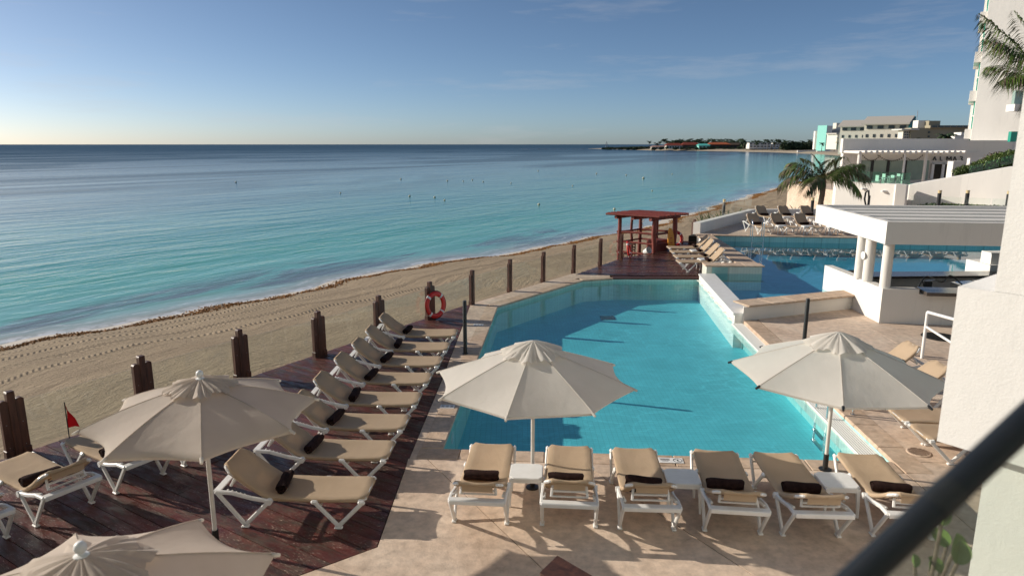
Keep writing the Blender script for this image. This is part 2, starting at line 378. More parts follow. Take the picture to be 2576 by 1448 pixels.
def sea_mat():
    m, nt, p, o = nodes('sea_water')
    a = N(nt, 'ShaderNodeAttribute', attribute_name='off'); off = a.outputs['Fac']
    ALONG = R(-56)
    v1 = coords(nt, (1, 1, 1), (0, 0, ALONG))
    def st(sx, sy, sc, det=4, ro=.55, di=0):
        mp = N(nt, 'ShaderNodeMapping', Scale=(sx, sy, 1)); nt.links.new(v1, mp.inputs['Vector']); return noise(nt, mp.outputs[0], sc, det, ro, di)
    wob = math_(nt, 'MULTIPLY', math_(nt, 'SUBTRACT', st(.35, 1, .06, 4), .5), 30.)
    o2 = math_(nt, 'ADD', off, math_(nt, 'MULTIPLY', wob, math_(nt, 'MINIMUM', math_(nt, 'MULTIPLY', off, .03), 1.0)))
    lg = math_(nt, 'DIVIDE', math_(nt, 'LOGARITHM', math_(nt, 'MAXIMUM', math_(nt, 'ADD', o2, 1.0), 1.0), 10.0), 3.6)   # 0 at shore .. 1 at 4 km
    c = ramp(nt, lg, [(0.0, (.46, .41, .32)), (.09, (.36, .42, .36)), (.17, (.14, .42, .35)), (.31, (.050, .36, .25)), (.43, (.034, .25, .215)), (.54, (.026, .14, .185)), (.63, (.014, .062, .125)), (.95, (.006, .026, .062))])
    # drifting weed close to the beach and grass beds further out
    near = math_(nt, 'MULTIPLY', ramp(nt, math_(nt, 'DIVIDE', off, 12.0), [(.02, 0.0), (.12, 1.0), (.36, 1.0), (.60, 0.0)]), ramp(nt, st(.22, .8, .42, 6, .62, .5), [(.49, 0.0), (.60, .82)]))
    c = mix(nt, near, c, (.105, .098, .085))
    beds = math_(nt, 'MULTIPLY', ramp(nt, math_(nt, 'DIVIDE', off, 400.0), [(.10, 0.0), (.22, 1.0), (.9, .9)]), ramp(nt, st(.25, 1, .018, 5, .6, .8), [(.46, 0.0), (.55, .9)]))
    c = mix(nt, beds, c, (.012, .052, .105))
    nt.links.new(c, p.inputs['Base Color']); p.inputs['IOR'].default_value = 1.33
    nt.links.new(ramp(nt, math_(nt, 'DIVIDE', off, 1500.0), [(0.0, .5), (.02, .44), (.07, .30), (.14, .09), (.35, .02)]), p.inputs['Specular IOR Level'])
    foam = math_(nt, 'MULTIPLY', ramp(nt, math_(nt, 'DIVIDE', math_(nt, 'ADD', off, math_(nt, 'MULTIPLY', math_(nt, 'SUBTRACT', st(.5, 1, .5, 5), .5), 1.4)), 4.0), [(.02, .95), (.10, .7), (.20, 0.0), (.30, 0.0), (.33, .6), (.36, 0.0)]), ramp(nt, st(1, 1, 2.2, 6, .7), [(.42, 0.0), (.55, 1.0)]))
    nt.links.new(mix(nt, foam, c, (.75, .74, .72)), p.inputs['Base Color'])
    nt.links.new(ramp(nt, math_(nt, 'DIVIDE', off, 900.0), [(.0, .09), (.3, .16), (1.0, .26)]), p.inputs['Roughness'])
    h = math_(nt, 'ADD', math_(nt, 'MULTIPLY', st(.30, 1, .55, 5, .55, .3), 1.0), math_(nt, 'ADD', math_(nt, 'MULTIPLY', st(.28, 1, .10, 3, .5, .2), 1.7), math_(nt, 'MULTIPLY', st(.6, 1, 2.6, 3), .16)))
    bp = bump(nt, p, h, 1.0, .20)
    calm = ramp(nt, math_(nt, 'DIVIDE', off, 600.0), [(.0, .35), (.02, .75), (.2, .8), (1.0, .9)])
    nt.links.new(calm, bp.inputs['Strength'])
    # choppy open water mirrors less of the horizon than a flat sheet
    df = N(nt, 'ShaderNodeBsdfDiffuse', Color=(.055, .110, .175, 1)); mx = N(nt, 'ShaderNodeMixShader')
    chop = math_(nt, 'ADD', ramp(nt, math_(nt, 'DIVIDE', off, 1500.0), [(.04, 0.0), (.12, .22), (.24, .5), (.5, .62)]), math_(nt, 'MULTIPLY', beds, .40), True)
    nt.links.new(chop, mx.inputs[0]); nt.links.new(p.outputs[0], mx.inputs[1]); nt.links.new(df.outputs[0], mx.inputs[2]); nt.links.new(mx.outputs[0], o.inputs['Surface'])
    return m
sea = link('sea', me); me.materials.append(sea_mat()); tag(sea, kind='structure')
# beach
us = np.r_[np.arange(0, 62, 2.0), np.arange(62, 190, .30), np.arange(190, 330, 1.2), np.arange(330, SU[-1] - 1, 6)]
vs_ = np.r_[np.linspace(-12, -1, 8), np.arange(-.8, 18, .22), np.linspace(18.5, 60, 40), np.linspace(65, 260, 16)]
px = np.interp(us, SU, SP[:, 0]); py = np.interp(us, SU, SP[:, 1]); ix = np.interp(us, SU, INL[:, 0]); iy = np.interp(us, SU, INL[:, 1])
U, V = np.meshgrid(us, vs_, indexing='ij')
BX = px[:, None] + ix[:, None] * V; BY = py[:, None] + iy[:, None] * V
BZ = SEA_Z + np.where(V < 0, V * .14, np.interp(V, [0, 1.2, 4, 9, 14, 22, 60, 300], [0, .16, .62, 1.28, 1.75, 2.0, 2.15, 2.4]))
dry = np.clip((V - 1.2) / 1.5, 0, 1)
BZ += dry * (.012 * fbm2(BX * 5.5, BY * 5.5, 3, 3) + .03 * fbm2(BX * .5, BY * .5, 5, 3))
for vc, dp in ((3.4, .022), (4.9, .022), (6.7, .03), (8.3, .03), (10.4, .015)):
    w = V - vc - .25 * np.sin(U * .11 + vc); BZ -= dry * dp * np.exp(-(w / .20) ** 2); BZ += dry * dp * .6 * (np.exp(-((w - .34) / .16) ** 2) + np.exp(-((w + .34) / .16) ** 2))
under = (((BX + 8.2) * .832 - (BY - 8.35) * .555) > .25) & (BY < 44) & (BX < 48) & (BY > 0)
BZ = np.where(under, -1.7, BZ)            # dug out under the terraces and pools
me = grid_mesh('beach', BX, BY, BZ, {'u': U, 'v': V})
def sand_mat():
    m, nt, p, o = nodes('beach_sand')
    au = N(nt, 'ShaderNodeAttribute', attribute_name='u'); av = N(nt, 'ShaderNodeAttribute', attribute_name='v')
    cb = N(nt, 'ShaderNodeCombineXYZ'); nt.links.new(au.outputs['Fac'], cb.inputs[0]); nt.links.new(av.outputs['Fac'], cb.inputs[1])
    def st(sx, sy, sc, det=5, ro=.6, di=0):
        mp = N(nt, 'ShaderNodeMapping', Scale=(sx, sy, 1)); nt.links.new(cb.outputs[0], mp.inputs['Vector']); return noise(nt, mp.outputs[0], sc, det, ro, di)
    c = ramp(nt, st(.4, 1, .6, 7, .65), [(.3, (.31, .235, .155)), (.7, (.43, .33, .22))])
    c = mix(nt, 1.0, c, ramp(nt, st(1, 1, 11, 5, .7), [(.3, .70), (.65, 1.08)]), 'MULTIPLY')
    wetf = ramp(nt, math_(nt, 'DIVIDE', math_(nt, 'ADD', av.outputs['Fac'], math_(nt, 'MULTIPLY', math_(nt, 'SUBTRACT', st(.5, 1, .5), .5), 1.2)), 3.0), [(.30, 1.0), (.52, 0.0)])
    c = mix(nt, wetf, c, (.60, .53, .44))
    nt.links.new(c, p.inputs['Base Color'])
    nt.links.new(ramp(nt, wetf, [(0, .95), (1, .55)]), p.inputs['Roughness']); p.inputs['Specular IOR Level'].default_value = .35
    # footprints, raked lines, tyre treads
    foot = N(nt, 'ShaderNodeTexVoronoi', Scale=4.2); foot.feature = 'SMOOTH_F1'; mp = N(nt, 'ShaderNodeMapping', Scale=(.6, 1.5, 1)); nt.links.new(cb.outputs[0], mp.inputs['Vector']); nt.links.new(mp.outputs[0], foot.inputs['Vector'])
    h = math_(nt, 'ADD', math_(nt, 'MULTIPLY', foot.outputs['Distance'], .7), math_(nt, 'ADD', st(.45, 1.6, 5.5, 7, .78, .3), math_(nt, 'MULTIPLY', st(.8, 1.2, 20, 4, .6), .6)))
    w = math_(nt, 'SUBTRACT', av.outputs['Fac'], math_(nt, 'MULTIPLY', math_(nt, 'SINE', math_(nt, 'MULTIPLY', au.outputs['Fac'], .11)), .25))
    tread = None
    for vc in (3.4, 4.9, 6.7, 8.3):
        k = math_(nt, 'COMPARE', w, vc); k.node.inputs[2].default_value = .26
        tread = k if tread is None else math_(nt, 'ADD', tread, k)
    tw = math_(nt, 'SINE', math_(nt, 'ADD', math_(nt, 'MULTIPLY', au.outputs['Fac'], 36.), math_(nt, 'MULTIPLY', math_(nt, 'ABSOLUTE', math_(nt, 'SUBTRACT', math_(nt, 'FRACT', math_(nt, 'MULTIPLY', w, 2.0)), .5)), 8.)))
    h = math_(nt, 'ADD', h, math_(nt, 'MULTIPLY', math_(nt, 'MULTIPLY', tread, tw), .50))
    dryk = math_(nt, 'SUBTRACT', 1.0, wetf)
    bp = bump(nt, p, h, .8, .075); nt.links.new(math_(nt, 'MULTIPLY', dryk, .85), bp.inputs['Strength'])
    return m
beach = link('beach', me); me.materials.append(sand_mat()); tag(beach, kind='structure')
# sargassum thrown up along the waterline
def weed(n, name, umin, umax, fn, size, label):
    vs, fs = [], []
    u = rng.uniform(umin, umax, n); lump = .5 + .5 * np.sin(u * .7) * np.sin(u * .23 + 1.3) + .3 * np.sin(u * 2.3)
    keep = rng.uniform(0, 1, n) < np.clip(.35 + .6 * lump, .12, 1); u = u[keep]; lump = lump[keep]
    v = fn(u, lump)
    X = np.interp(u, SU, SP[:, 0]) + np.interp(u, SU, INL[:, 0]) * v; Y = np.interp(u, SU, SP[:, 1]) + np.interp(u, SU, INL[:, 1]) * v
    Z = SEA_Z + np.interp(v, [0, 1.2, 4, 9], [0, .16, .62, 1.28])
    for x, y, z in zip(X, Y, Z):
        s_ = size * random.uniform(.5, 1.6); a = random.uniform(0, 6.28); h = random.uniform(.01, .06) * (1 if size > .05 else .5)
        b = len(vs); k = random.choice((3, 4))
        for j in range(k):
            t = a + 6.283 * j / k + random.uniform(-.4, .4); rr = s_ * random.uniform(.5, 1.1)
            vs.append((x + rr * math.cos(t), y + rr * math.sin(t), z + random.uniform(-.01, h)))
        vs.append((x, y, z + h + .015))
        for j in range(k): fs.append((b + j, b + (j + 1) % k, b + k))
    m_ = MB(); m_.v = vs; m_.f = fs
    o = m_.build(name, MT['seaweed']); return tag(o, label, None, None, 'stuff')
weed(60000, 'seaweed', 60, 330, lambda u, l: 1.45 + .35 * np.sin(u * .21) + rng.normal(0, .19, len(u)) * (1 + 1.3 * np.clip(l, 0, 1.2)), .055, 'orange brown band of seaweed washed up along the waterline')
# ================================================================== POOL TERRACE
W0, W1, W2, W3, W4 = (-1.22, 19.5), (-1.545, 9.13), (-1.57, 7.18), (-2.33, 6.63), (-6.2, 3.8)
P1, P2, P3, P4, P5, P6 = (-1.10, 9.79), (-.44, 19.3), (2.45, 23.2), (3.55, 23.55), (6.60, 23.5), (5.64, 9.34)
PU = (Vector((P6[0] - P1[0], P6[1] - P1[1]))).normalized()           # along the near edge
WATER1 = -.13; FLOOR1 = -.78; WATER2 = .17; FLOOR2 = -.42; UP = .45
def slab_set(parent, polys, z0, z1, mat, name):
    for pl in polys:
        if len(pl) >= 3 and area(pl) > .01: MB().prism(pl, z0, z1 + random.uniform(-.001, .001)).build(name, mat, parent)
def cut(polys, p, q, gap=.013):
    n = Vector((-(q[1] - p[1]), q[0] - p[0])).normalized(); d = n.x * p[0] + n.y * p[1]; out = []
    for pl in polys:
        for s_ in (1, -1):
            r_ = clip(pl, (n.x * s_, n.y * s_), d * s_ - gap / 2)
            if len(r_) >= 3 and area(r_) > .005: out.append(r_)
    return out
base = MB()
for pl in ([(-6.2, 2.5), (16, 2.5), (16, 17.2), (9.7, 17.2), (9.7, 19.1), (6.32, 17.9), (5.74, 9.27), (-1.15, 9.70), (-1.55, 9.7), W2, W3, W4],
           [W1, (-1.16, 9.75), (-.50, 19.33), (2.40, 23.26), (3.5, 23.62), (3.5, 24.12), (2.2, 24.4), (-1.2, 19.6)]):
    base.prism([(x, y) for x, y in pl], -1.2, -.022)
terrace = tag(base.build('terrace', MT['dark']), kind='structure')
front = [[W1, (-1.552, 9.476), (-1.40, 9.476), (5.62, 9.003), (5.62, 2.5), (-6.2, 2.5), W4, W3, W2]]
la, lb = at(1084, 1163), at(1368, 1433); lc, ld = at(1496, 1186), at(1823, 1399)
front = cut(front, la, lb); front = cut(front, lc, ld)
front = cut(front, at(840, 1420), at(900, 1448), .005)
slab_set(terrace, front, -.06, 0, MT['stone'], 'paving_slab')
right = [[(5.64, 2.5), (16, 2.5), (16, 17.2), (9.66, 17.38), (9.72, 18.98), (6.75, 17.93), (6.62, 17.87), (6.02, 9.0), (5.64, 9.0)]]
right = cut(right, (5.5, 9.4), (16, 8.7)); right = cut(right, (5.9, 13.2), (16, 12.4)); right = cut(right, (8.3, 2), (9.3, 19))
slab_set(terrace, right, -.06, 0, MT['stone'], 'paving_slab')
left = [[(-1.535, 9.483), (-1.40, 12.85), (-1.27, 17.28), W0, (-1.12, 19.75), (-.74, 19.45), (-1.43, 9.483)]]
dg = [[(-1.12, 19.75), (-.74, 19.45), (2.28, 23.5), (3.5, 23.88), (3.5, 24.1), (2.25, 24.45)]]
for k in range(1, 8): left = cut(left, (-2, 9.6 + k * 1.33), (0, 9.52 + k * 1.33), .006)
for k in range(1, 4): dg = cut(dg, (-1.2 + .9 * k, 19.9 + 1.2 * k), (-.3 + .9 * k, 19.2 + 1.2 * k), .006)
slab_set(terrace, left + dg, -.06, 0, MT['stone'], 'paving_slab')
# coping stones round the lower pool
def coping(pts, width, parent, length=.62, z=.004, th=.055, mat='coping', over=.03, name='coping_stone'):
    for (a, b) in zip(pts[:-1], pts[1:]):
        a, b = Vector(a), Vector(b); d = b - a; L = d.length; d.normalize(); n = Vector((d.y, -d.x)); k = max(1, round(L / length)); s_ = L / k
        for i in range(k):
            c = a + d * (i + .5) * s_ - n * (width / 2 - over)
            MB().box((c.x, c.y, z - th / 2), (s_ - .006, width, th), .012, Matrix.Rotation(math.atan2(d.y, d.x), 3, 'Z')).build(name, MT[mat], parent)
def cop(a, b, width, side, **k):
    coping([a, b] if side > 0 else [b, a], width, terrace, **k)
cop((-1.43, 9.812), P6, .36, -1); cop((-1.098, 9.825), P2, .34, 1, length=1.33); cop(P2, P3, .34, 1, length=1.2); cop(P3, P4, .34, 1, length=1.2)
cop((5.66, 9.0), (6.22, 17.72), .40, -1, length=.9, th=.125)
# basin of the lower pool
def tile_mat(name, c1, c2):
    m, nt, p, o = nodes(name); v = coords(nt)
    br = N(nt, 'ShaderNodeTexBrick', Scale=1.0, Color1=(*c1, 1), Color2=(*c2, 1), Mortar=(*[x * .8 for x in c1], 1)); br.offset = 0
    for k, q in (('Mortar Size', .004), ('Brick Width', .10), ('Row Height', .10)): br.inputs[k].default_value = q
    nt.links.new(v, br.inputs['Vector']); nt.links.new(mix(nt, 1.0, br.outputs['Color'], ramp(nt, noise(nt, v, 1.2, 5), [(.3, .88), (.7, 1.04)]), 'MULTIPLY'), p.inputs['Base Color'])
    p.inputs['Roughness'].default_value = .5; return m
MT['tile1'] = tile_mat('pool_floor_tile', (.20, .75, .85), (.22, .78, .88)); MT['tilew'] = tile_mat('pool_wall_tile', (.40, .68, .64), (.44, .72, .68)); MT['tile2'] = tile_mat('upper_pool_tile', (.20, .56, .72), (.22, .59, .76))
MT['tile_pale'] = tile_mat('pale_tile', (.66, .68, .60), (.70, .72, .64))
def basin(name, poly, zf, zt, matf, matw, low=None):
    o = MB().prism(poly, zf - .1, zf).build(name, matf); tag(o, kind='structure')
    n = len(poly); A = sum(poly[i][0] * poly[(i + 1) % n][1] - poly[(i + 1) % n][0] * poly[i][1] for i in range(n)); q = poly if A > 0 else poly[::-1]
    for i in range(n):
        a, b = Vector(q[i]), Vector(q[(i + 1) % n]); d = (b - a).normalized(); nn = Vector((d.y, -d.x))
        mb = MB(); mb.prism([a, b, b + nn * .02, a + nn * .02], zf, low[1] if low and low[0](a, b) else zt); mb.build('pool_wall', matw, o)
    return o
pool1 = [P1, P6, (6.22, 17.75), (6.58, 23.3), P5, P4, P3, P2]
basin('lower_pool_basin', pool1, FLOOR1, -.05, MT['tile1'], MT['tilew'])
def pool_water(name, poly, z, tint, wave, flow=1.0):
    m, nt, p, o = nodes(name + '_surface'); nt.nodes.remove(p)
    v = coords(nt, (1, 1.6, 1), (0, 0, .35))
    hh = math_(nt, 'ADD', noise(nt, v, 2.1 * flow, 4, .55, .6), math_(nt, 'MULTIPLY', noise(nt, v, 6.5 * flow, 3, .5, .4), .35))
    bp = N(nt, 'ShaderNodeBump', Strength=wave, Distance=.05); nt.links.new(hh, bp.inputs['Height'])
    # caustic web painted into the transparent tint, as if ripples focused the light
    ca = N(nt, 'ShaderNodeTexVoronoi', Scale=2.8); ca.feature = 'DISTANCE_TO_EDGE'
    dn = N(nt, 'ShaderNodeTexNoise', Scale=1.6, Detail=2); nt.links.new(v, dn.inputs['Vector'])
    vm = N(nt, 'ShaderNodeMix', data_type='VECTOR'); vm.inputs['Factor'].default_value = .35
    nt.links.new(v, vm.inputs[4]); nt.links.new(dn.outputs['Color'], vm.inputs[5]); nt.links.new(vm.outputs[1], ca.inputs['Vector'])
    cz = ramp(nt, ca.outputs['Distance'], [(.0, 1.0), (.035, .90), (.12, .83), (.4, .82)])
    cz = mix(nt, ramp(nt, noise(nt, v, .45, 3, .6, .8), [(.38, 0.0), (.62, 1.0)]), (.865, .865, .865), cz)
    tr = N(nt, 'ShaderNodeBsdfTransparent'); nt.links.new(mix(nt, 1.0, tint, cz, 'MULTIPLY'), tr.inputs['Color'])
    gl = N(nt, 'ShaderNodeBsdfGlossy', Roughness=.015); nt.links.new(bp.outputs[0], gl.inputs['Normal']); ge = N(nt, 'ShaderNodeNewGeometry')
    fr = N(nt, 'ShaderNodeFresnel', IOR=1.33); nt.links.new(bp.outputs[0], fr.inputs['Normal'])
    mx = N(nt, 'ShaderNodeMixShader'); nt.links.new(math_(nt, 'MULTIPLY', fr.outputs[0], math_(nt, 'SUBTRACT', 1.0, ge.outputs['Backfacing'])), mx.inputs[0]); nt.links.new(tr.outputs[0], mx.inputs[1]); nt.links.new(gl.outputs[0], mx.inputs[2]); nt.links.new(mx.outputs[0], o.inputs['Surface'])
    mb = MB(); n = len(poly); A = sum(poly[i][0] * poly[(i + 1) % n][1] - poly[(i + 1) % n][0] * poly[i][1] for i in range(n)); q = poly if A > 0 else poly[::-1]
    mb.add([(x, y, z) for x, y in q], [tuple(range(n))])
    return tag(mb.build(name, m), kind='structure')
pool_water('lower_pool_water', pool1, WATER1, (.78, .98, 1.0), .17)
# overflow gutter on the right-hand side: long white grate bars
g = thing('overflow_grate', 'white slatted overflow grate along the right edge of the lower pool', 'grate', (0, 0, 0))
ga, gb = Vector((5.64, 9.36)), Vector((6.20, 17.7)); gd = (gb - ga).normalized(); gn = Vector((-gd.y, gd.x))
MB().prism([ga + gn * .001, gb + gn * .001, gb + gn * .32, ga + gn * .32], -.30, -.112).build('ledge', MT['tile_pale'], g)
for k in range(8):
    q = ga + gn * (.012 + k * .041); e = gb + gn * (.012 + k * .041)
    MB().beam((q.x, q.y, -.098), (e.x, e.y, -.098), .030, .026, .004).build('slat', MT['grate'], g)
# ---------------------------------------------------------------- wooden decks, board by board
def deck(name, poly, angle, width, mat, zt, joints=True):
    o = tag(MB().prism(poly, -.9 + zt, -.05 + zt).build(name, MT['dark']), kind='structure')
    d = (math.cos(angle), math.sin(angle)); n = (-d[1], d[0])
    s0 = min(n[0] * p[0] + n[1] * p[1] for p in poly); s1 = max(n[0] * p[0] + n[1] * p[1] for p in poly)
    s_ = s0
    while s_ < s1:
        w = width * random.uniform(.92, 1.06)
        st = clip(clip(poly, n, s_ + w - .009), (-n[0], -n[1]), -s_)
        if len(st) >= 3 and area(st) > .01:
            ts = [d[0] * p[0] + d[1] * p[1] for p in st]; t0, t1 = min(ts), max(ts); pieces = [st]
            if joints and t1 - t0 > 2.6:
                t = t0 + random.uniform(.25, .75) * (t1 - t0)
                pieces = [clip(st, d, t - .004), clip(st, (-d[0], -d[1]), -t - .004)]
            for pc in pieces:
                if len(pc) >= 3 and area(pc) > .01:
                    MB().prism(pc, -.045 + zt, zt + random.uniform(-.004, .003)).build('plank', MT[mat], o)
        s_ += w
    return o
FENCE_A, FENCE_B = Vector((-8.2, 8.35)), Vector((-1.16, 19.55))
deck1_poly = [(-9.6, 6.3), (-7.55, 9.55), (-1.36, 19.45), W0, (-1.285, 17.28), (-1.415, 12.85), (-1.56, 9.13), (-1.585, 7.19), (-2.34, 6.645), (-6.2, 3.815), (-8.6, 2.8), (-10.5, 4.5)]
deck('wooden_deck', deck1_poly, R(-32), .195, 'deck1', 0.0)
deck2_poly = [(2.30, 24.20), (3.55, 24.05), (6.72, 24.05), (6.9, 24.14), (8.0, 24.12), (8.62, 31.9), (8.9, 33.2), (7.0, 31.6), (6.05, 29.0), (4.7, 28.1)]
deck('wooden_deck', deck2_poly, R(0.5), .19, 'deck2', 0.01)
# fascia beam in front of the far deck
fb = MB(); fb.box((5.13, 23.80, -.11), (3.14, .42, .20), .012); tag(fb.build('deck_fascia', MT['post']), 'dark wooden beam edging the far deck above the pool', 'beam')
# ================================================================== UPPER POOL, WALLS
def wall(name, poly, z0, z1, label, cat='wall', mat='plaster', cap=None, capo=.03, capm='coping_up', bevel=True):
    o = thing(name, label, cat, (0, 0, 0)); MB().prism(poly, z0, z1).build('wall_body', MT[mat], o); return o
def cap_row(parent, a, b, width, z, length=.75, th=.05, mat='coping_up'):
    a, b = Vector(a), Vector(b); d = b - a; L = d.length; d.normalize(); k = max(1, round(L / length)); s_ = L / k
    for i in range(k):
        c = a + d * (i + .5) * s_
        MB().box((c.x, c.y, z + th / 2), (s_ - .005, width, th), .014, Matrix.Rotation(math.atan2(d.y, d.x), 3, 'Z')).build('cap_stone', MT[mat], parent)
cw = wall('cascade_wall', [(6.55, 23.45), (7.06, 23.45), (6.42, 17.75), (5.97, 17.75)], -1.0, WATER2 - .05, 'white cascade wall between the upper and the lower pool', mat='plaster')
MB().prism([(6.52, 23.45), (7.08, 23.45), (6.44, 17.75), (5.93, 17.75)], WATER2 - .048, WATER2 + .012).build('spill_slab', MT['plastic'], cw)
for k in range(9):
    t = (k + .5) / 9; x0 = 6.55 + (5.97 - 6.55) * t; y0 = 23.45 + (17.75 - 23.45) * t
    MB().box((x0 - .01, y0, -.04 - .02 * (k % 3)), (.10, .42, .03), .01, Matrix.Rotation(R(6), 3, 'Z')).build('stone_step', MT['tile_pale'], cw)
lw = wall('low_wall', [(6.15, 17.62), (6.36, 18.25), (9.95, 19.58), (9.72, 19.0)], -.9, .37, 'white low wall with a travertine top beside the pool bar')
cap_row(lw, (6.16, 17.90), (9.86, 19.30), .68, .372, .72)
sw = wall('stub_wall', [(6.82, 23.55), (6.82, 24.10), (8.78, 23.95), (8.72, 23.42)], -.8, .41, 'short white wall with a stone cap at the end of the far lounger deck', mat='tile_pale')
cap_row(sw, (6.78, 23.82), (8.82, 23.68), .62, .412, .68)
uc = wall('pool_side_wall', [(8.06, 23.96), (8.72, 23.96), (9.30, 31.7), (8.68, 31.8)], -.8, .40, 'broad stone topped pool wall behind the far wooden deck', mat='plaster')
uc_poly = [(8.02, 24.03), (8.76, 24.0), (9.36, 31.78), (8.63, 31.85)]
uc_pieces = [uc_poly]
for k in range(1, 9): uc_pieces = cut(uc_pieces, (6, 24.1 + k * .9), (10, 23.8 + k * .9), .006)
slab_set(uc, uc_pieces, .402, .455, MT['coping_up'], 'cap_stone')
pool2 = [(6.40, 17.9), (7.05, 23.5), (8.72, 23.45), (8.76, 24.0), (9.36, 31.7), (27, 29.4), (27, 20.6), (10.2, 20.9), (9.9, 19.55), (6.35, 18.2)]
basin('upper_pool_basin', [(6.40, 17.9), (7.0, 23.5), (8.72, 23.5), (9.34, 31.74), (27, 29.42), (27, 20.6), (10.2, 20.9), (9.85, 19.5), (6.35, 18.2)], FLOOR2, UP - .05, MT['tile2'], MT['tilew'], (lambda a, b: max(a.x, b.x) < 7.2 and max(a.y, b.y) < 23.6 and abs(a.y - b.y) > 2, WATER2 - .03))
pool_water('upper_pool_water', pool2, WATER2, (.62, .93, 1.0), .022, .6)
# upper sun terrace
far_e = Vector((9.34, 31.74)), Vector((27, 29.42)); fd = (far_e[1] - far_e[0]).normalized(); fn = Vector((-fd.y, fd.x))
ut = tag(MB().prism([(8.3, 31.9), (9.34, 31.8), (27, 29.5), (40, 29), (40, 44), (14.6, 44), (14.3, 40.2), (8.6, 32.4)], -.8, UP - .055).build('upper_terrace', MT['dark']), kind='structure')
up_polys = [[(8.6, 32.0), (9.3, 32.04), (27, 29.72), (40, 29.5), (40, 44), (16.4, 44), (14.8, 39.9)]]
for k in range(1, 9): up_polys = cut(up_polys, (9 + 3 * k, 28), (11 + 3 * k, 45), .01)
up_polys = cut(up_polys, (8, 35.4), (40, 31.2), .01); slab_set(ut, up_polys, UP - .06, UP, MT['stone'], 'paving_slab')
a, b = far_e; kk = 22
for i in range(kk):
    c = a + (b - a) * ((i + .5) / kk) + fn * .12
    MB().box((c.x, c.y, UP - .022), ((b - a).length / kk - .006, .36, .055), .014, Matrix.Rotation(math.atan2(fd.y, fd.x), 3, 'Z')).build('coping_stone', MT['coping_up'], ut)
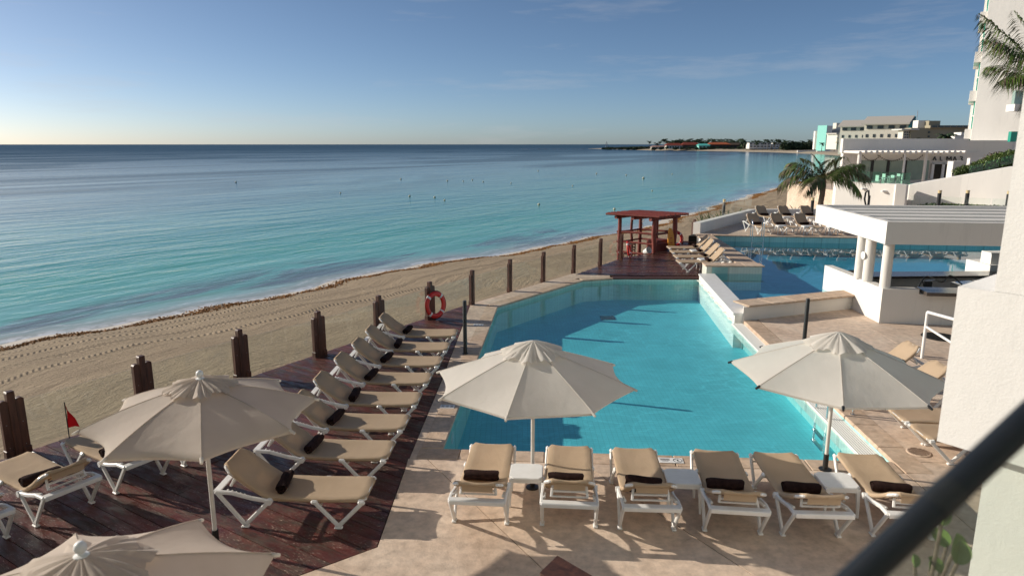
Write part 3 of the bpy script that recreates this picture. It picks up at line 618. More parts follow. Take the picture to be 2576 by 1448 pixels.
# ================================================================== SUN LOUNGERS
def smooth_path(pts, n=6):
    out = []; P = [Vector(p) for p in pts]
    for i in range(len(P) - 1):
        p0, p1, p2, p3 = P[max(i - 1, 0)], P[i], P[i + 1], P[min(i + 2, len(P) - 1)]
        for k in range(n):
            t = k / n; out.append(.5 * ((2 * p1) + (p2 - p0) * t + (2 * p0 - 5 * p1 + 4 * p2 - p3) * t * t + (3 * p1 - p0 - 3 * p2 + p3) * t ** 3))
    return out + [P[-1]]
def leg_beam(mb, pts, w, h):
    pts = [Vector(p) for p in pts]
    for a, b in zip(pts[:-1], pts[1:]):
        d = (b - a).normalized(); mb.beam(a - d * h * .35, b + d * h * .35, w, h, .010, up=(0, 1, 0) if abs(d.y) < .5 else (0, 0, 1))
def lounger_proto(back_deg):
    root = thing('sun_lounger', 'tan sling sun lounger', 'sun lounger'); ca, sa = math.cos(R(back_deg)), math.sin(R(back_deg)); BL = .692
    def bk(l, n=0.0): return (-l * ca + n * sa, .36 + l * sa + n * ca)          # point on the backrest, l from the hinge, n off its face
    # fabric: backrest and seat in one piece, wrapped over the side rails
    prof = [bk(BL - .012, -.034), bk(BL + .002, -.012), bk(BL - .01, .012), bk(.58, .010), bk(.44, .002), bk(.30, -.002), bk(.17, .004)]
    prof += [(-.045, .36 + .05 * sa * 1.1 + .012), (.05, .376), (.15, .370), (.30, .366), (.50, .362), (.70, .362), (.90, .364), (1.08, .368), (1.165, .372), (1.188, .358), (1.183, .330)]
    cross = [(-.287, -.044), (-.303, -.026), (-.304, .002), (-.285, .014), (-.20, .004), (-.10, -.003), (0, -.006), (.10, -.003), (.20, .004), (.285, .014), (.304, .002), (.303, -.026), (.287, -.044)]
    vs, fs = [], []; nc = len(cross); last = len(prof) - 1
    for i, (x, z) in enumerate(prof):
        p, q = Vector(prof[max(i - 1, 0)]), Vector(prof[min(i + 1, last)]); t = (q - p).normalized(); nrm = Vector((-t.y, t.x))
        wsc = {0: .66, 1: .68, 2: .72, 3: .97, last: .78, last - 1: .80, last - 2: .88}.get(i, 1.0)
        for (y, h) in cross:
            hh = (h if i not in (0, 1, last, last - 1) else 0) + random.uniform(-.0014, .0014)
            vs.append((x + nrm.x * hh, y * wsc, z + nrm.y * hh))
    for i in range(last):
        for k in range(nc - 1): a = i * nc + k; fs.append((a, a + nc, a + nc + 1, a + 1))
    m_ = MB(); m_.v = vs; m_.f = fs; o = m_.build('sling', MT['sling'], root, 60)
    md = o.modifiers.new('thick', 'SOLIDIFY'); md.thickness = .005; md.offset = -1
    def b3(l, y, n=0.0): q = bk(l, n); return (q[0], y, q[1])
    m_ = MB(); pts = smooth_path([b3(0, -.280, -.02), b3(.3, -.282, -.018), b3(.55, -.282, -.012), b3(.635, -.262, -.008), b3(.664, -.20, -.008), b3(.666, 0, -.010), b3(.664, .20, -.008), b3(.635, .262, -.008), b3(.55, .282, -.012), b3(.3, .282, -.018), b3(0, .280, -.02)], 5)
    m_.tube(pts, .016, 8); m_.build('back_frame', MT['plastic'], root, 50)
    for s_ in (-1, 1):                                          # broad moulded corners of the backrest
        m_ = MB(); m_.beam(b3(.560, .294 * s_, -.012), b3(.672, .222 * s_, -.010), .050, .034, .012, up=(sa, 0, ca)); m_.build('back_corner', MT['plastic'], root)
    m_ = MB(); pts = smooth_path([(-.02, -.280, .345), (.4, -.280, .345), (1.04, -.280, .347), (1.14, -.262, .350), (1.168, -.20, .350), (1.170, 0, .350), (1.168, .20, .350), (1.14, .262, .350), (1.04, .280, .347), (.4, .280, .345), (-.02, .280, .345)], 5)
    m_.tube(pts, .016, 8); m_.build('seat_frame', MT['plastic'], root, 50)
    for s_ in (-1, 1):
        m_ = MB(); m_.beam((1.085, .292 * s_, .352), (1.180, .222 * s_, .352), .055, .040, .013); m_.build('foot_corner', MT['plastic'], root)
        y = .328 * s_
        m_ = MB(); leg_beam(m_, [(-.630, y, .462), (-.305, y, .030), (.005, y, .345)], .052, .036)
        leg_beam(m_, [(-.630, y, .462), (-.44, y, .452), (-.20, y, .385), (.005, y, .352)], .048, .040)
        m_.box((-.305, y, .012), (.10, .058, .024), .008)
        o = m_.build('rear_leg', MT['plastic'], root)
        k_ = MB(); k_.tube([(.01, y - .030 * s_, .345), (.01, y + .030 * s_, .345)], .040, 14); k_.build('pivot_knob', MT['plastic'], o, 40)
        rk = MB()
        for j in range(5): rk.box((-.50 + j * .05, y - .03 * s_, .472 - j * .015), (.020, .03, .030), .006)
        tag(rk.build('ratchet', MT['plastic'], o), kind='stuff')
        m_ = MB(); leg_beam(m_, [(.575, y - .012 * s_, .325), (.847, y, .030), (1.135, y - .012 * s_, .325)], .050, .036)
        m_.box((.847, y, .012), (.10, .056, .024), .008); o = m_.build('front_leg', MT['plastic'], root)
        for xx in (.56, 1.135):
            k_ = MB(); k_.beam((xx - .045, .313 * s_, .335), (xx + .045, .313 * s_, .335), .046, .056, .018); k_.build('leg_clamp', MT['plastic'], o)
    m_ = MB(); m_.box((-.622, 0, .476), (.095, .66, .018), .007); m_.box((-.665, 0, .455), (.014, .66, .050), .005); m_.build('rear_crossbeam', MT['plastic'], root)
    m_ = MB()
    for s_ in (-1, 1): m_.beam(b3(.50, .20 * s_, -.03), (-.50, .215 * s_, .480), .030, .034, .006)
    q0, q1 = Vector(b3(.50, 0, -.03)), Vector((-.50, 0, .48)); q = q0.lerp(q1, .5)
    m_.beam((q.x, -.20, q.z), (q.x, .20, q.z), .022, .030, .006); m_.beam((-.495, -.22, .488), (-.495, .22, .488), .02, .024, .005); m_.build('back_prop', MT['plastic'], root)
    for xx in (.62, 1.08): m_ = MB(); m_.tube([(xx, -.30, .275), (xx, .30, .275)], .013, 8); m_.build('stretcher', MT['plastic'], root, 50)
    for s_ in (-1, 1):                                          # turned-under hem and its lacing
        m_ = MB(); m_.beam(b3(.06, .245 * s_, -.035), b3(.58, .245 * s_, -.035), .085, .005, up=(sa, 0, ca)); m_.build('hem', MT['sling'], root)
        m_ = MB(); m_.beam((.10, .245 * s_, .325), (1.05, .245 * s_, .330), .085, .005); m_.build('hem', MT['sling'], root)
    m_ = MB(); m_.beam(b3(.61, -.2, -.035), b3(.61, .2, -.035), .10, .005, up=(sa, 0, ca)); m_.build('hem', MT['sling'], root)
    q = bk(.668, -.02); m_ = MB(); m_.box((q[0] + .006, 0, q[1] - .05), (.005, .37, .085), .001); m_.build('hem', MT['sling'], root)
    lac = MB()
    for s_ in (-1, 1):
        pts = []
        for j in range(13): pts.append(b3(.10 + j * .035, (.205 if j % 2 else .13) * s_, -.042))
        lac.tube(pts, .0035, 4)
    tag(lac.build('lacing', MT['rope'], root), kind='stuff')
    return root
LPROTO = {d: lounger_proto(d) for d in (28, 30, 33, 37, 39, 42, 46, 48)}; _used = set()
def towel_proto():
    mb = MB(); seg = 20; n = 9; vs = []; fs = []
    for i in range(n):
        y = -.22 + .44 * i / (n - 1)
        for k in range(seg):
            t = 2 * math.pi * k / seg; r = .066 + .004 * math.sin(3 * t + i * .8) + random.uniform(-.002, .002)
            if i in (0, n - 1): r *= .90
            if k == 3: r += .006
            vs.append((r * 1.08 * math.cos(t), y + .010 * math.sin(2 * t + 1), .062 + r * .93 * math.sin(t)))
    for i in range(n - 1):
        for k in range(seg): k2 = (k + 1) % seg; fs.append((i * seg + k, (i + 1) * seg + k, (i + 1) * seg + k2, i * seg + k2))
    mb.add(vs, fs)
    for s_ in (-1, 1):                                          # rolled ends: spiral of cloth edges
        pts = []
        for j in range(34):
            t = j / 33 * 4.2 * math.pi; r = .010 + .050 * j / 33; pts.append((r * 1.05 * math.cos(t), s_ * .214, .062 + r * .9 * math.sin(t)))
        mb.tube(pts, .0075, 5)
    me = mb.mesh('towel_roll', 50); me.materials.append(MT['towel']); return me
TOWEL = towel_proto()
def place_lounger(x, y, yaw, label, group, z=0.0, towel=None, tx=.075, ty=0.0, back=39):
    back = random.choice({30: (28, 30, 33), 39: (37, 39, 42), 48: (46, 48)}[back])
    o = LPROTO[back] if back not in _used else copy_tree(LPROTO[back]); _used.add(back)
    o.location = (x, y, z); o.rotation_euler = (0, 0, yaw); tag(o, label, 'sun lounger', group)
    if towel:
        p = Vector((x, y, z)) + Matrix.Rotation(yaw, 3, 'Z') @ Vector((tx, ty, .376))
        t = link('rolled_towel', TOWEL, None, p, yaw + random.uniform(-.12, .12)); t.rotation_euler.x = random.uniform(-.03, .03)
        tag(t, towel, 'towel', 'rolled towels on the loungers')
    return o
def origin_from(P, loc, yaw): q = Matrix.Rotation(yaw, 3, 'Z') @ Vector(loc); return P.x - q.x, P.y - q.y
# row on the wooden deck, heads towards the beach
row = [(917, 1261), (971, 1158), (1012.5, 1084), (1047, 1021.6), (1075, 967.7), (1103, 922.6), (1123.6, 884), (1144.5, 848)]
for i, (x, y) in enumerate(row):
    yaw = R(-2.2 + random.uniform(-.8, .8)); X, Y = origin_from(at(x, y, .345), (1.175, -.30, 0), yaw)
    nm = 'nearest' if i == 0 else ('farthest' if i == 7 else ORD[i] + ' nearest')
    place_lounger(X, Y, yaw, f'tan lounger on the red deck, {nm} of the eight beside the pool', 'loungers in the deck row', 0.0,
                  f'brown rolled towel on the {nm} lounger of the eight deck loungers', .07 + random.uniform(-.02, .03), random.uniform(-.03, .03))
# front row on the stone, heads towards the viewer: (rear feet centre on the ground, foot end centre)
fr = [((1208.6, 1312.4), (1242.5, 1109.5)), ((1430, 1320), (1432, 1115)), ((1626, 1329), (1594, 1121)), ((1841, 1336), (1791, 1131)), ((2037, 1345.5), (1944, 1135)), ((2266, 1349), (2155, 1139.6))]
fl = ['leftmost', 'second from the left', 'third from the left', 'third from the right', 'second from the right', 'rightmost']
for i, (a, b) in enumerate(fr):
    A, B = at(*a, 0), at(*b, .36); yaw = math.atan2(B.y - A.y, B.x - A.x) + R(random.uniform(-1.2, 1.2)); X, Y = origin_from(A, (-.305, 0, 0), yaw)
    place_lounger(X, Y, yaw, f'tan lounger backing onto us at the near pool edge, {fl[i]} of six', 'loungers along the near pool edge', 0.0,
                  f'dark towel on the front poolside lounger {fl[i]} of six', .06 + random.uniform(-.02, .02), random.uniform(-.04, .05), 30)
# loungers at the left, heads to the lower right
lf = [((91, 1322), (230, 1264), 'lounger by the left edge of the photo with its backrest towards us', 'dark towel on the lounger by the left edge of the photo'),
      ((290, 1240.6), (412, 1191), 'lounger half hidden under the left taupe umbrella, beside the red flag', 'dark towel on the lounger half under the left taupe umbrella')]
ctr = []
for a, b, lb, tl in lf:
    A, B = at(*a), at(*b); d = (B - A); yaw = math.atan2(d.y, d.x) + R(90); M_ = (A + B) / 2; ctr.append((M_, yaw))
    X, Y = origin_from(M_, (-.305, 0, 0), yaw); place_lounger(X, Y, yaw, lb, 'loungers on the left of the deck', 0.0, tl, .08, .05, 30)
st_ = ctr[1][0] - ctr[0][0]
for k, lb, tl in ((-1, 'lounger cut off by the left edge of the photo, only its rear leg showing', None), (2, 'lounger hidden behind the left taupe umbrella with one white leg showing', None)):
    M_ = ctr[0][0] + st_ * k; yaw = ctr[0][1]
    X, Y = origin_from(M_, (-.305, 0, 0), yaw); place_lounger(X, Y, yaw, lb, 'loungers on the left of the deck', 0.0, tl, back=30)
# right side of the pool
yaw = R(176); rs = []
for (px_, py_, zz, loc, lb, tl) in ((2303, 867, .80, (-.545, 0, 0), 'lounger right of the pool, farthest of the four there, below the white handrail', 'brown towel on the lounger below the white handrail'),
                               (2370.6, 911, .80, (-.545, 0, 0), 'lounger right of the pool with its raised tan back touching the white wall corner', None),
                               (2324.6, 1118, 0, (.847, .328, 0), 'lounger right of the pool just behind the right white umbrella', None),
                               (2390, 1168, 0, (.847, .328, 0), 'lounger right of the pool, nearest to us, mostly behind the white wall', None)):
    X, Y = origin_from(at(px_, py_, zz), loc, yaw); place_lounger(X, Y, yaw, lb, 'loungers on the right of the pool', 0.0, tl)
# far wooden deck
yaw = R(179)
for i, (px_, py_) in enumerate([(1708.5, 661), (1701, 648), (1692, 636), (1683.5, 625)]):
    X, Y = origin_from(at(px_, py_, .36), (1.17, .28, 0), yaw)
    nm = ['nearest', 'second nearest', 'third nearest', 'farthest'][i]
    place_lounger(X, Y, yaw, f'lounger on the far wooden deck facing the sea, {nm} of the four', 'loungers on the far deck', .01, f'towel on the {nm} lounger of the four on the far wooden deck', back=48)
# upper sun terrace
yaw = R(-80)
for i in range(9):
    x = 1933.8 + (62 * i); X, Y = origin_from(at(x, 572 + .4 * i, UP + .36), (1.19, 0, 0), yaw)
    nm = 'leftmost lounger' if i == 0 else ORD[i] + ' lounger from the left'
    place_lounger(X, Y, yaw, f'{nm} in the row at the far edge of the upper pool', 'loungers of the upper terrace front row', UP, f'black towel, {nm} at the upper pool edge', back=48)
for i in range(4):
    x = 1950 + 58.5 * i; X, Y = origin_from(at(x, 547.5, UP + .36), (1.19, 0, 0), yaw)
    nm = 'leftmost lounger' if i == 0 else ORD[i] + ' lounger from the left'
    place_lounger(X, Y, yaw, f'{nm} in the back row of the upper terrace', 'loungers of the upper terrace back row', UP, f'black towel, {nm} of the upper back row', back=48)
# ================================================================== SIDE TABLES
def table_proto():
    root = thing('side_table', 'white side table', 'table')
    m_ = MB(); c = .05; h = .215; oct_ = [(-h + c, -h), (h - c, -h), (h, -h + c), (h, h - c), (h - c, h), (-h + c, h), (-h, h - c), (-h, -h + c)]
    m_.prism(oct_, .385, .402); m_.prism([(x * .955, y * .955) for x, y in oct_], .402, .408)
    m_.build('table_top', MT['plastic'], root)
    ap = MB()
    for s_ in (-1, 1): ap.box((0, s_ * .198, .360), (.34, .014, .05), .004); ap.box((s_ * .198, 0, .360), (.014, .34, .05), .004)
    ap.build('apron', MT['plastic'], root)
    for sx in (-1, 1):
        for sy in (-1, 1):
            m_ = MB(); vs = []
            for z, o_, w in ((.385, .185, .050), (.20, .196, .036), (0, .205, .026)):
                vs += [(sx * (o_ + a * w / 2), sy * (o_ + b * w / 2), z) for a, b in ((-1, -1), (1, -1), (1, 1), (-1, 1))]
            fs = [(0, 1, 2, 3), (11, 10, 9, 8)] + [(i * 4 + k, i * 4 + k + 4, i * 4 + (k + 1) % 4 + 4, i * 4 + (k + 1) % 4) for i in range(2) for k in range(4)]
            m_.add(vs, fs); m_.build('leg', MT['plastic'], root)
    return root
TP = table_proto(); _tu = [False]
def place_table(P, yaw, label, group, z=0):
    o = TP if not _tu[0] else copy_tree(TP); _tu[0] = True
    o.location = (P.x, P.y, z); o.rotation_euler = (0, 0, yaw); tag(o, label, 'table', group)
for (x, y, lb) in ((1323.7, 1184.5, 'white plastic side table between the two leftmost front loungers'), (1716, 1198, 'white plastic side table between the third and fourth front loungers'), (2105, 1207, 'white plastic side table below the right white umbrella')):
    place_table(at(x, y, .40), R(-4), lb, 'side tables at the near pool edge')
for (x, y, lb) in ((1750, 629, 'small white table between the two farthest loungers of the far deck'), (1771, 651, 'small white table between the two nearest loungers of the far deck')):
    place_table(at(x, y, .41), R(2), lb, 'side tables on the far deck', .01)
for i, (x, y) in enumerate(((1965, 567), (2030, 568), (2093, 569), (1977, 545), (2037, 546))):
    place_table(at(x, y, UP + .4), R(-4), f'white table in the {"back" if i > 2 else "front"} row of the upper terrace, {ORD[i % 3]} from the left', 'side tables on the upper terrace', UP)
# ================================================================== UMBRELLAS
def umbrella(label, x, y, Rr, zr, za, a0, mat, capr, dome, polem='pole', tilt=(0, 0), knob=True, scallop=.06, base=True, rtips=True):
    root = thing('patio_umbrella', label, 'umbrella', (x, y, 0)); root.rotation_euler = (tilt[0], tilt[1], 0)
    def surf(t, f):                                             # t radius fraction, f 0..1 across a panel
        # sagging cloth between two ribs
        r = Rr * t; cut_ = (1 - scallop * 4 * f * (1 - f) * t ** 4)
        z = za - (za - zr) * ((1 - dome) * t + dome * t * t)
        sag = -.05 * 4 * f * (1 - f) * (t ** 1.3) * (1 - .35 * t)
        return r * cut_, z + sag
    for k in range(8):
        A0, A1 = a0 + k * math.pi / 4, a0 + (k + 1) * math.pi / 4; vs, fs = [], []; nt_, nf = 12, 8
        wr = random.uniform(0, 6.28)
        for i in range(nt_ + 1):
            t = .05 + .95 * i / nt_
            for j in range(nf + 1):
                f = j / nf; r, z = surf(t, f)
                p0 = Vector((math.cos(A0), math.sin(A0))); p1 = Vector((math.cos(A1), math.sin(A1))); q = (p0 * (1 - f) + p1 * f) * r
                z += .004 * math.sin(9 * t + wr + 3 * f) * 4 * f * (1 - f)
                vs.append((q.x, q.y, z))
        for i in range(nt_):
            for j in range(nf): a = i * (nf + 1) + j; fs.append((a, a + nf + 1, a + nf + 2, a + 1))
        n0 = len(vs)                                            # turned hem
        for j in range(nf + 1): q = vs[nt_ * (nf + 1) + j]; vs.append((q[0] * .985, q[1] * .985, q[2] - .035))
        for j in range(nf): a = nt_ * (nf + 1) + j; fs.append((a, n0 + j, n0 + j + 1, a + 1))
        m_ = MB(); m_.v = vs; m_.f = [f[::-1] for f in fs]; pn = m_.build('canopy_panel', mat, root, 80)
        rb = MB(); pts = []
        for i in range(7):
            t = .06 + .94 * i / 6; r, z = surf(t, 0); pts.append((r * math.cos(A0), r * math.sin(A0), z - .014))
        rb.tube(pts, .010, 6); ro = rb.build('rib', MT[polem], root, 60)
        r, z = surf(1.0, 0); tp = MB(); tp.tube([((r - .03) * math.cos(A0), (r - .03) * math.sin(A0), z), ((r + .035) * math.cos(A0), (r + .035) * math.sin(A0), z - .025)], [.020, .014], 8); tp.build('rib_tip', MT['canvas'] if rtips else MT['black'], ro, 60)
        r2, z2 = surf(.55, 0); sb = MB(); sb.tube([(r2 * math.cos(A0), r2 * math.sin(A0), z2 - .02), (.03 * math.cos(A0), .03 * math.sin(A0), zr - .08)], .007, 5); sb.build('strut', MT[polem], ro, 60)
        sm = MB(); pts = []
        for i in range(8):
            t = .06 + .94 * i / 7; r, z = surf(t, 0); pts.append((r * math.cos(A0), r * math.sin(A0), z + .003))
        sm.tube(pts, .0035, 5); sm.build('seam', mat, pn, 80)
    # ruffled vent cap over the top
    vs, fs = [], []; ns = 96; nr = 9
    for i in range(nr + 1):
        t = i / nr
        for k in range(ns):
            th = 2 * math.pi * k / ns + a0; rr = capr * (.05 + .95 * t) * (1 + .11 * math.cos(8 * (th - a0)) * t * t)
            zz = za + .060 - (za - zr) * 1.0 * (capr / Rr) * t * ((1 - dome) + dome * t * capr / Rr) - .035 * t ** 2
            zz += t ** .8 * (.012 * math.sin(24 * th + 1) + .016 * math.sin(11 * th + 2.3) + .010 * math.sin(37 * th + t * 3))
            vs.append((rr * math.cos(th), rr * math.sin(th), zz))
    for i in range(nr):
        for k in range(ns): k2 = (k + 1) % ns; fs.append((i * ns + k, (i + 1) * ns + k, (i + 1) * ns + k2, i * ns + k2))
    m_ = MB(); m_.v = vs; m_.f = fs; m_.build('vent_cap', mat, root, 80)
    if knob:
        m_ = MB(); m_.lathe([(.0, za + .150), (.020, za + .147), (.035, za + .130), (.040, za + .108), (.034, za + .086), (.020, za + .074), (.022, za + .066), (.046, za + .058), (.050, za + .044), (.030, za + .038), (.03, za + .02)][::-1], 18); m_.build('finial', MT['plastic'], root, 50)
    m_ = MB(); m_.tube([(0, 0, 0), (0, 0, za + .02)], .026, 14); m_.build('pole', MT[polem], root, 50)
    m_ = MB(); m_.tube([(0, 0, zr - .12), (0, 0, zr - .04)], .045, 12); m_.build('runner_hub', MT[polem], root, 50)
    if base:
        m_ = MB(); m_.tube([(0, 0, 0), (0, 0, .24)], .037, 12); m_.lathe([(.09, 0), (.09, .012), (.05, .02)], 16); m_.build('ground_sleeve', MT['black'], root, 50)
    return root
umbrella('white canvas umbrella over the near left corner of the pool', .28, 8.60, 1.33, 1.55, 2.03, R(-105), MT['canvas'], .40, .10, knob=False)
umbrella('white canvas umbrella at the right, partly overlapping the white wall', 4.53, 9.13, 1.40, 1.47, 2.00, R(-111), MT['canvas'], .42, .10, knob=False, rtips=False)
umbrella('taupe domed umbrella on the left with a white ball finial', -3.44, 7.16, 1.22, 1.66, 2.02, R(-157), MT['canvas_taupe'], .35, .45, scallop=.10)
umbrella('taupe umbrella cut off at the bottom left corner, seen from above', -2.74, 3.90, 1.19, 1.60, 1.99, R(36), MT['canvas_taupe'], .40, .35, scallop=.08)
# ================================================================== FENCE: POSTS AND GLASS
posts = [(-7.47, 9.60), (-6.44, 11.33), (-5.41, 13.05), (-4.27, 14.55), (-3.24, 16.15), (-2.20, 17.85), (-1.16, 19.55), (-.06, 21.45), (1.08, 22.98), (2.27, 24.65), (3.46, 26.34), (4.50, 27.77)]
FD = Vector((.555, .832))
def fence_post(x, y, label, d=FD, h=1.0, group='wooden fence posts by the beach', sides=(-1, 1), bw=.105):
    root = thing('fence_post', label, 'post', (x, y, 0), math.atan2(d.y, d.x), group)
    MB().box((0, 0, h / 2 - .1), (.105, .105, h + .2), .008).build('post_core', MT['post'], root)
    m_ = MB(); m_.box((0, 0, h + .005), (.112, .112, .03), .012); m_.build('cap', MT['post'], root)
    for s_ in sides:
        m_ = MB(); w = bw; z1 = h - .10
        out = [(-w / 2, -.1), (w / 2, -.1), (w / 2, z1 - .03), (w / 2 - .02, z1 - .008), (w / 2 - .045, z1), (-w / 2 + .045, z1), (-w / 2 + .02, z1 - .008), (-w / 2, z1 - .03)]
        n = len(out); vs = [(s_ * (.055 + bw / 2) + p[0], yy, p[1]) for yy in (-.04, .04) for p in out]
        m_.add(vs, [tuple(range(n)), tuple(range(2 * n - 1, n - 1, -1))] + [(i, n + i, n + (i + 1) % n, (i + 1) % n) for i in range(n)]); m_.build('side_board', MT['post'], root)
        MB().box((s_ * (.066 + bw / 2), 0, .05), (bw, .125, .15), .012).build('foot_block', MT['post'], root)
        b_ = MB()
        for z in (.16, .52): b_.tube([(s_ * .108, -.046, z), (s_ * .108, .046, z)], .007, 8)
        b_.build('bolt', MT['bolt'], root, 50)
    return root
for i, (x, y) in enumerate(posts):
    lb = 'dark wooden fence post at the left edge of the photo' if i == 0 else f'dark wooden fence post by the beach, {ORD[i]} from the left'
    fence_post(x, y, lb, sides=(-1, 1) if i < 6 else (-1,), bw=.105 if i < 6 else .06)
    if i < len(posts) - 1:
        a, b = Vector(posts[i]), Vector(posts[i + 1]); d = (b - a).normalized(); a2, b2 = a + d * .17, b - d * .17
        o = MB().beam((a2.x, a2.y, .45), (b2.x, b2.y, .45), .012, .76).build('glass_panel', MT['glass'])
        tag(o, f'glass fence panel between the {ORD[i]} and {ORD[i + 1]} beach fence posts from the left', 'glass panel', 'glass fence panels by the beach')
fence_post(8.92, 33.3, 'dark wooden post at the far corner of the wooden deck beside the white parapet', Vector((.8, .6)), 1.0)
fence_post(7.62, 31.9, 'dark wooden post behind the hut carrying the far right lifebuoy', FD, 1.05)
# ================================================================== LIFEBUOYS
def lifebuoy(label, P, rot, r=.30, rr=.068):
    root = thing('lifebuoy', label, 'lifebuoy', P, 0, 'red lifebuoys'); root.rotation_euler = rot
    def arc(a0, a1, r_, t_, n):
        return [(r_ * math.cos(a0 + (a1 - a0) * i / n), r_ * math.sin(a0 + (a1 - a0) * i / n), 0) for i in range(n + 1)]
    m_ = MB(); n, sg = 40, 12
    vs = []; fs = []
    for i in range(n):
        t = 2 * math.pi * i / n
        for k in range(sg): f = 2 * math.pi * k / sg; q = r + rr * math.cos(f); vs.append((q * math.cos(t), q * math.sin(t), rr * .72 * math.sin(f)))
    for i in range(n):
        for k in range(sg): fs.append((i * sg + k, ((i + 1) % n) * sg + k, ((i + 1) % n) * sg + (k + 1) % sg, i * sg + (k + 1) % sg))
    m_.add(vs, fs); m_.build('ring', MT['ringred'], root, 60)
    for q in range(4):
        a = math.pi / 4 + q * math.pi / 2; vs = []; fs = []
        for i in range(4):
            t = a - .09 + .06 * i
            for k in range(sg): f = 2 * math.pi * k / sg; w = r + (rr + .004) * math.cos(f); vs.append((w * math.cos(t), w * math.sin(t), (rr * .72 + .004) * math.sin(f)))
        for i in range(3):
            for k in range(sg): fs.append((i * sg + k, (i + 1) * sg + k, (i + 1) * sg + (k + 1) % sg, i * sg + (k + 1) % sg))
        b_ = MB(); b_.add(vs, fs); b_.build('reflective_band', MT['tape'], root, 60)
    pts = []
    for i in range(33):
        t = 2 * math.pi * i / 32; pts.append(((r + rr * (.92 + .22 * abs(math.sin(2 * t)))) * math.cos(t + .78), (r + rr * (.92 + .22 * abs(math.sin(2 * t)))) * math.sin(t + .78), .01))
    b_ = MB(); b_.tube(pts, .008, 5, False); b_.build('grab_rope', MT['rope'], root, 60)
    return root
lifebuoy('red lifebuoy hanging on a fence post near the left pool corner', (-2.04, 17.70, .42), (R(84), 0, R(50)))
lifebuoy('red lifebuoy seen edge on, leaning on a post by the beach hut', (4.78, 27.62, .40), (R(80), 0, R(74)))
lifebuoy('red lifebuoy at the far right of the beach hut', (7.46, 30.9, .38), (R(84), 0, R(14)))
# ================================================================== BEACH HUT
hut = thing('beach_hut', 'small red log hut with a flat log roof by the beach steps', 'hut', (0, 0, 0))
HFL, HFC, HFR, HB = Vector((4.78, 30.2)), Vector((6.13, 29.25)), Vector((7.22, 30.2)), Vector((5.88, 31.2))
def hpost(p, z1, r):
    jx = random.uniform(-.03, .03); m_ = MB(); m_.tube(smooth_path([(p.x, p.y, -.75), (p.x + jx, p.y, .1), (p.x - jx, p.y, .8), (p.x, p.y, z1)], 3), r, 10); m_.build('post', MT['redwood'], hut, 50)
for p, r in ((HFL, .085), (HFC, .10), (HFR, .105), (HB, .08), ((HFL + HB) / 2 + Vector((.1, .1)), .06), ((HFR + HB) / 2, .06)): hpost(p, 1.42, r)
def log(p, q, z, r, name='beam', ext=.0, zq=None):
    d = (q - p).normalized(); a = p - d * ext; b = q + d * ext
    m_ = MB(); m_.tube([(a.x, a.y, z), ((a.x + b.x) / 2, (a.y + b.y) / 2, (z + (zq or z)) / 2 + random.uniform(-.02, .02)), (b.x, b.y, zq or z)], [r, r * .96, r * .9], 10); return m_.build(name, MT['redwood'], hut, 50)
log(HFL, HB, 1.47, .075, ext=.30); log(HFC, HFR, 1.47, .085, ext=.32); log((HFL + HFC) / 2, (HB + HFR) / 2, 1.47, .07, ext=.3)
rd = (HFC - HFL).normalized(); rs_ = (HFR - HFC); nlog = 21
for k in range(nlog):                                           # roof logs side by side
    t = -.24 + 1.48 * k / (nlog - 1); a = HFL + rs_ * t; b = HFC + rs_ * t
    o = log(a, b, 1.60 + random.uniform(-.012, .012), .052 + random.uniform(-.006, .006), 'roof_log', .42 + random.uniform(-.04, .06))
for z, r in ((.80, .055), (.36, .045), (-.08, .05)):
    log(HFL, HFC, z, r, 'rail', .12)
    if z > 0: log(HFL, HB, z, r * .9, 'rail', .10); log(HFC, HFR, z, r * .9, 'rail', -.1); log(HB, HFR, z, r * .9, 'rail', .05)
m_ = MB(); m_.box((6.45, 30.05, -.02), (.85, .55, 1.0), .01, Matrix.Rotation(R(42), 3, 'Z')); m_.build('counter', MT['redwood'], hut)
ch = thing('wooden_chair', 'dark wooden chair standing behind the glass by the beach hut', 'chair', (5.22, 30.05, -.62), R(-40))
m_ = MB(); m_.box((0, 0, .45), (.42, .42, .04), .008); m_.build('seat', MT['post'], ch)
for sx in (-1, 1):
    for sy in (-1, 1): MB().box((sx * .18, sy * .18, .22 if sy < 0 else .47), (.04, .04, .44 if sy < 0 else .94), .004).build('leg', MT['post'], ch)
for z in (.62, .74, .87): MB().box((0, .18, z), (.34, .025, .07), .004).build('back_slat', MT['post'], ch)
yb = thing('rescue_board', 'yellow and orange rescue board leaning against the beach hut', 'board', (7.02, 29.75, .02), R(25))
out = [(-.13, 0), (.13, 0), (.17, .2), (.165, .6), (.12, .85), (.05, .98), (-.05, .98), (-.12, .85), (-.165, .6), (-.17, .2)]
m_ = MB(); n = len(out); vs = [(p[0], yy + p[1] * .16, p[1]) for yy in (-.02, .02) for p in out]; m_.add(vs, [tuple(range(n)), tuple(range(2 * n - 1, n - 1, -1))] + [(i, n + i, n + (i + 1) % n, (i + 1) % n) for i in range(n)]); m_.build('board_body', MT['yellow'], yb)
for zz in (.35, .55): MB().box((0, zz * .16 - .026, zz), (.12, .012, .03), .004).build('grip', MT['ringred'], yb)
sh = thing('shower_pole', 'slim black pole with a white hose behind the beach hut', 'pole', (6.02, 31.7, -.6))
m_ = MB(); m_.tube([(0, 0, 0), (0, 0, 2.1)], .035, 10); m_.build('pole', MT['black'], sh, 50)
m_ = MB(); m_.tube(smooth_path([(.04, -.04, 2.05), (.10, -.05, 1.8), (.02, -.05, 1.62), (.09, -.05, 1.45), (.0, -.05, 1.35)], 5), .018, 6); m_.build('hose', MT['white'], sh, 50)
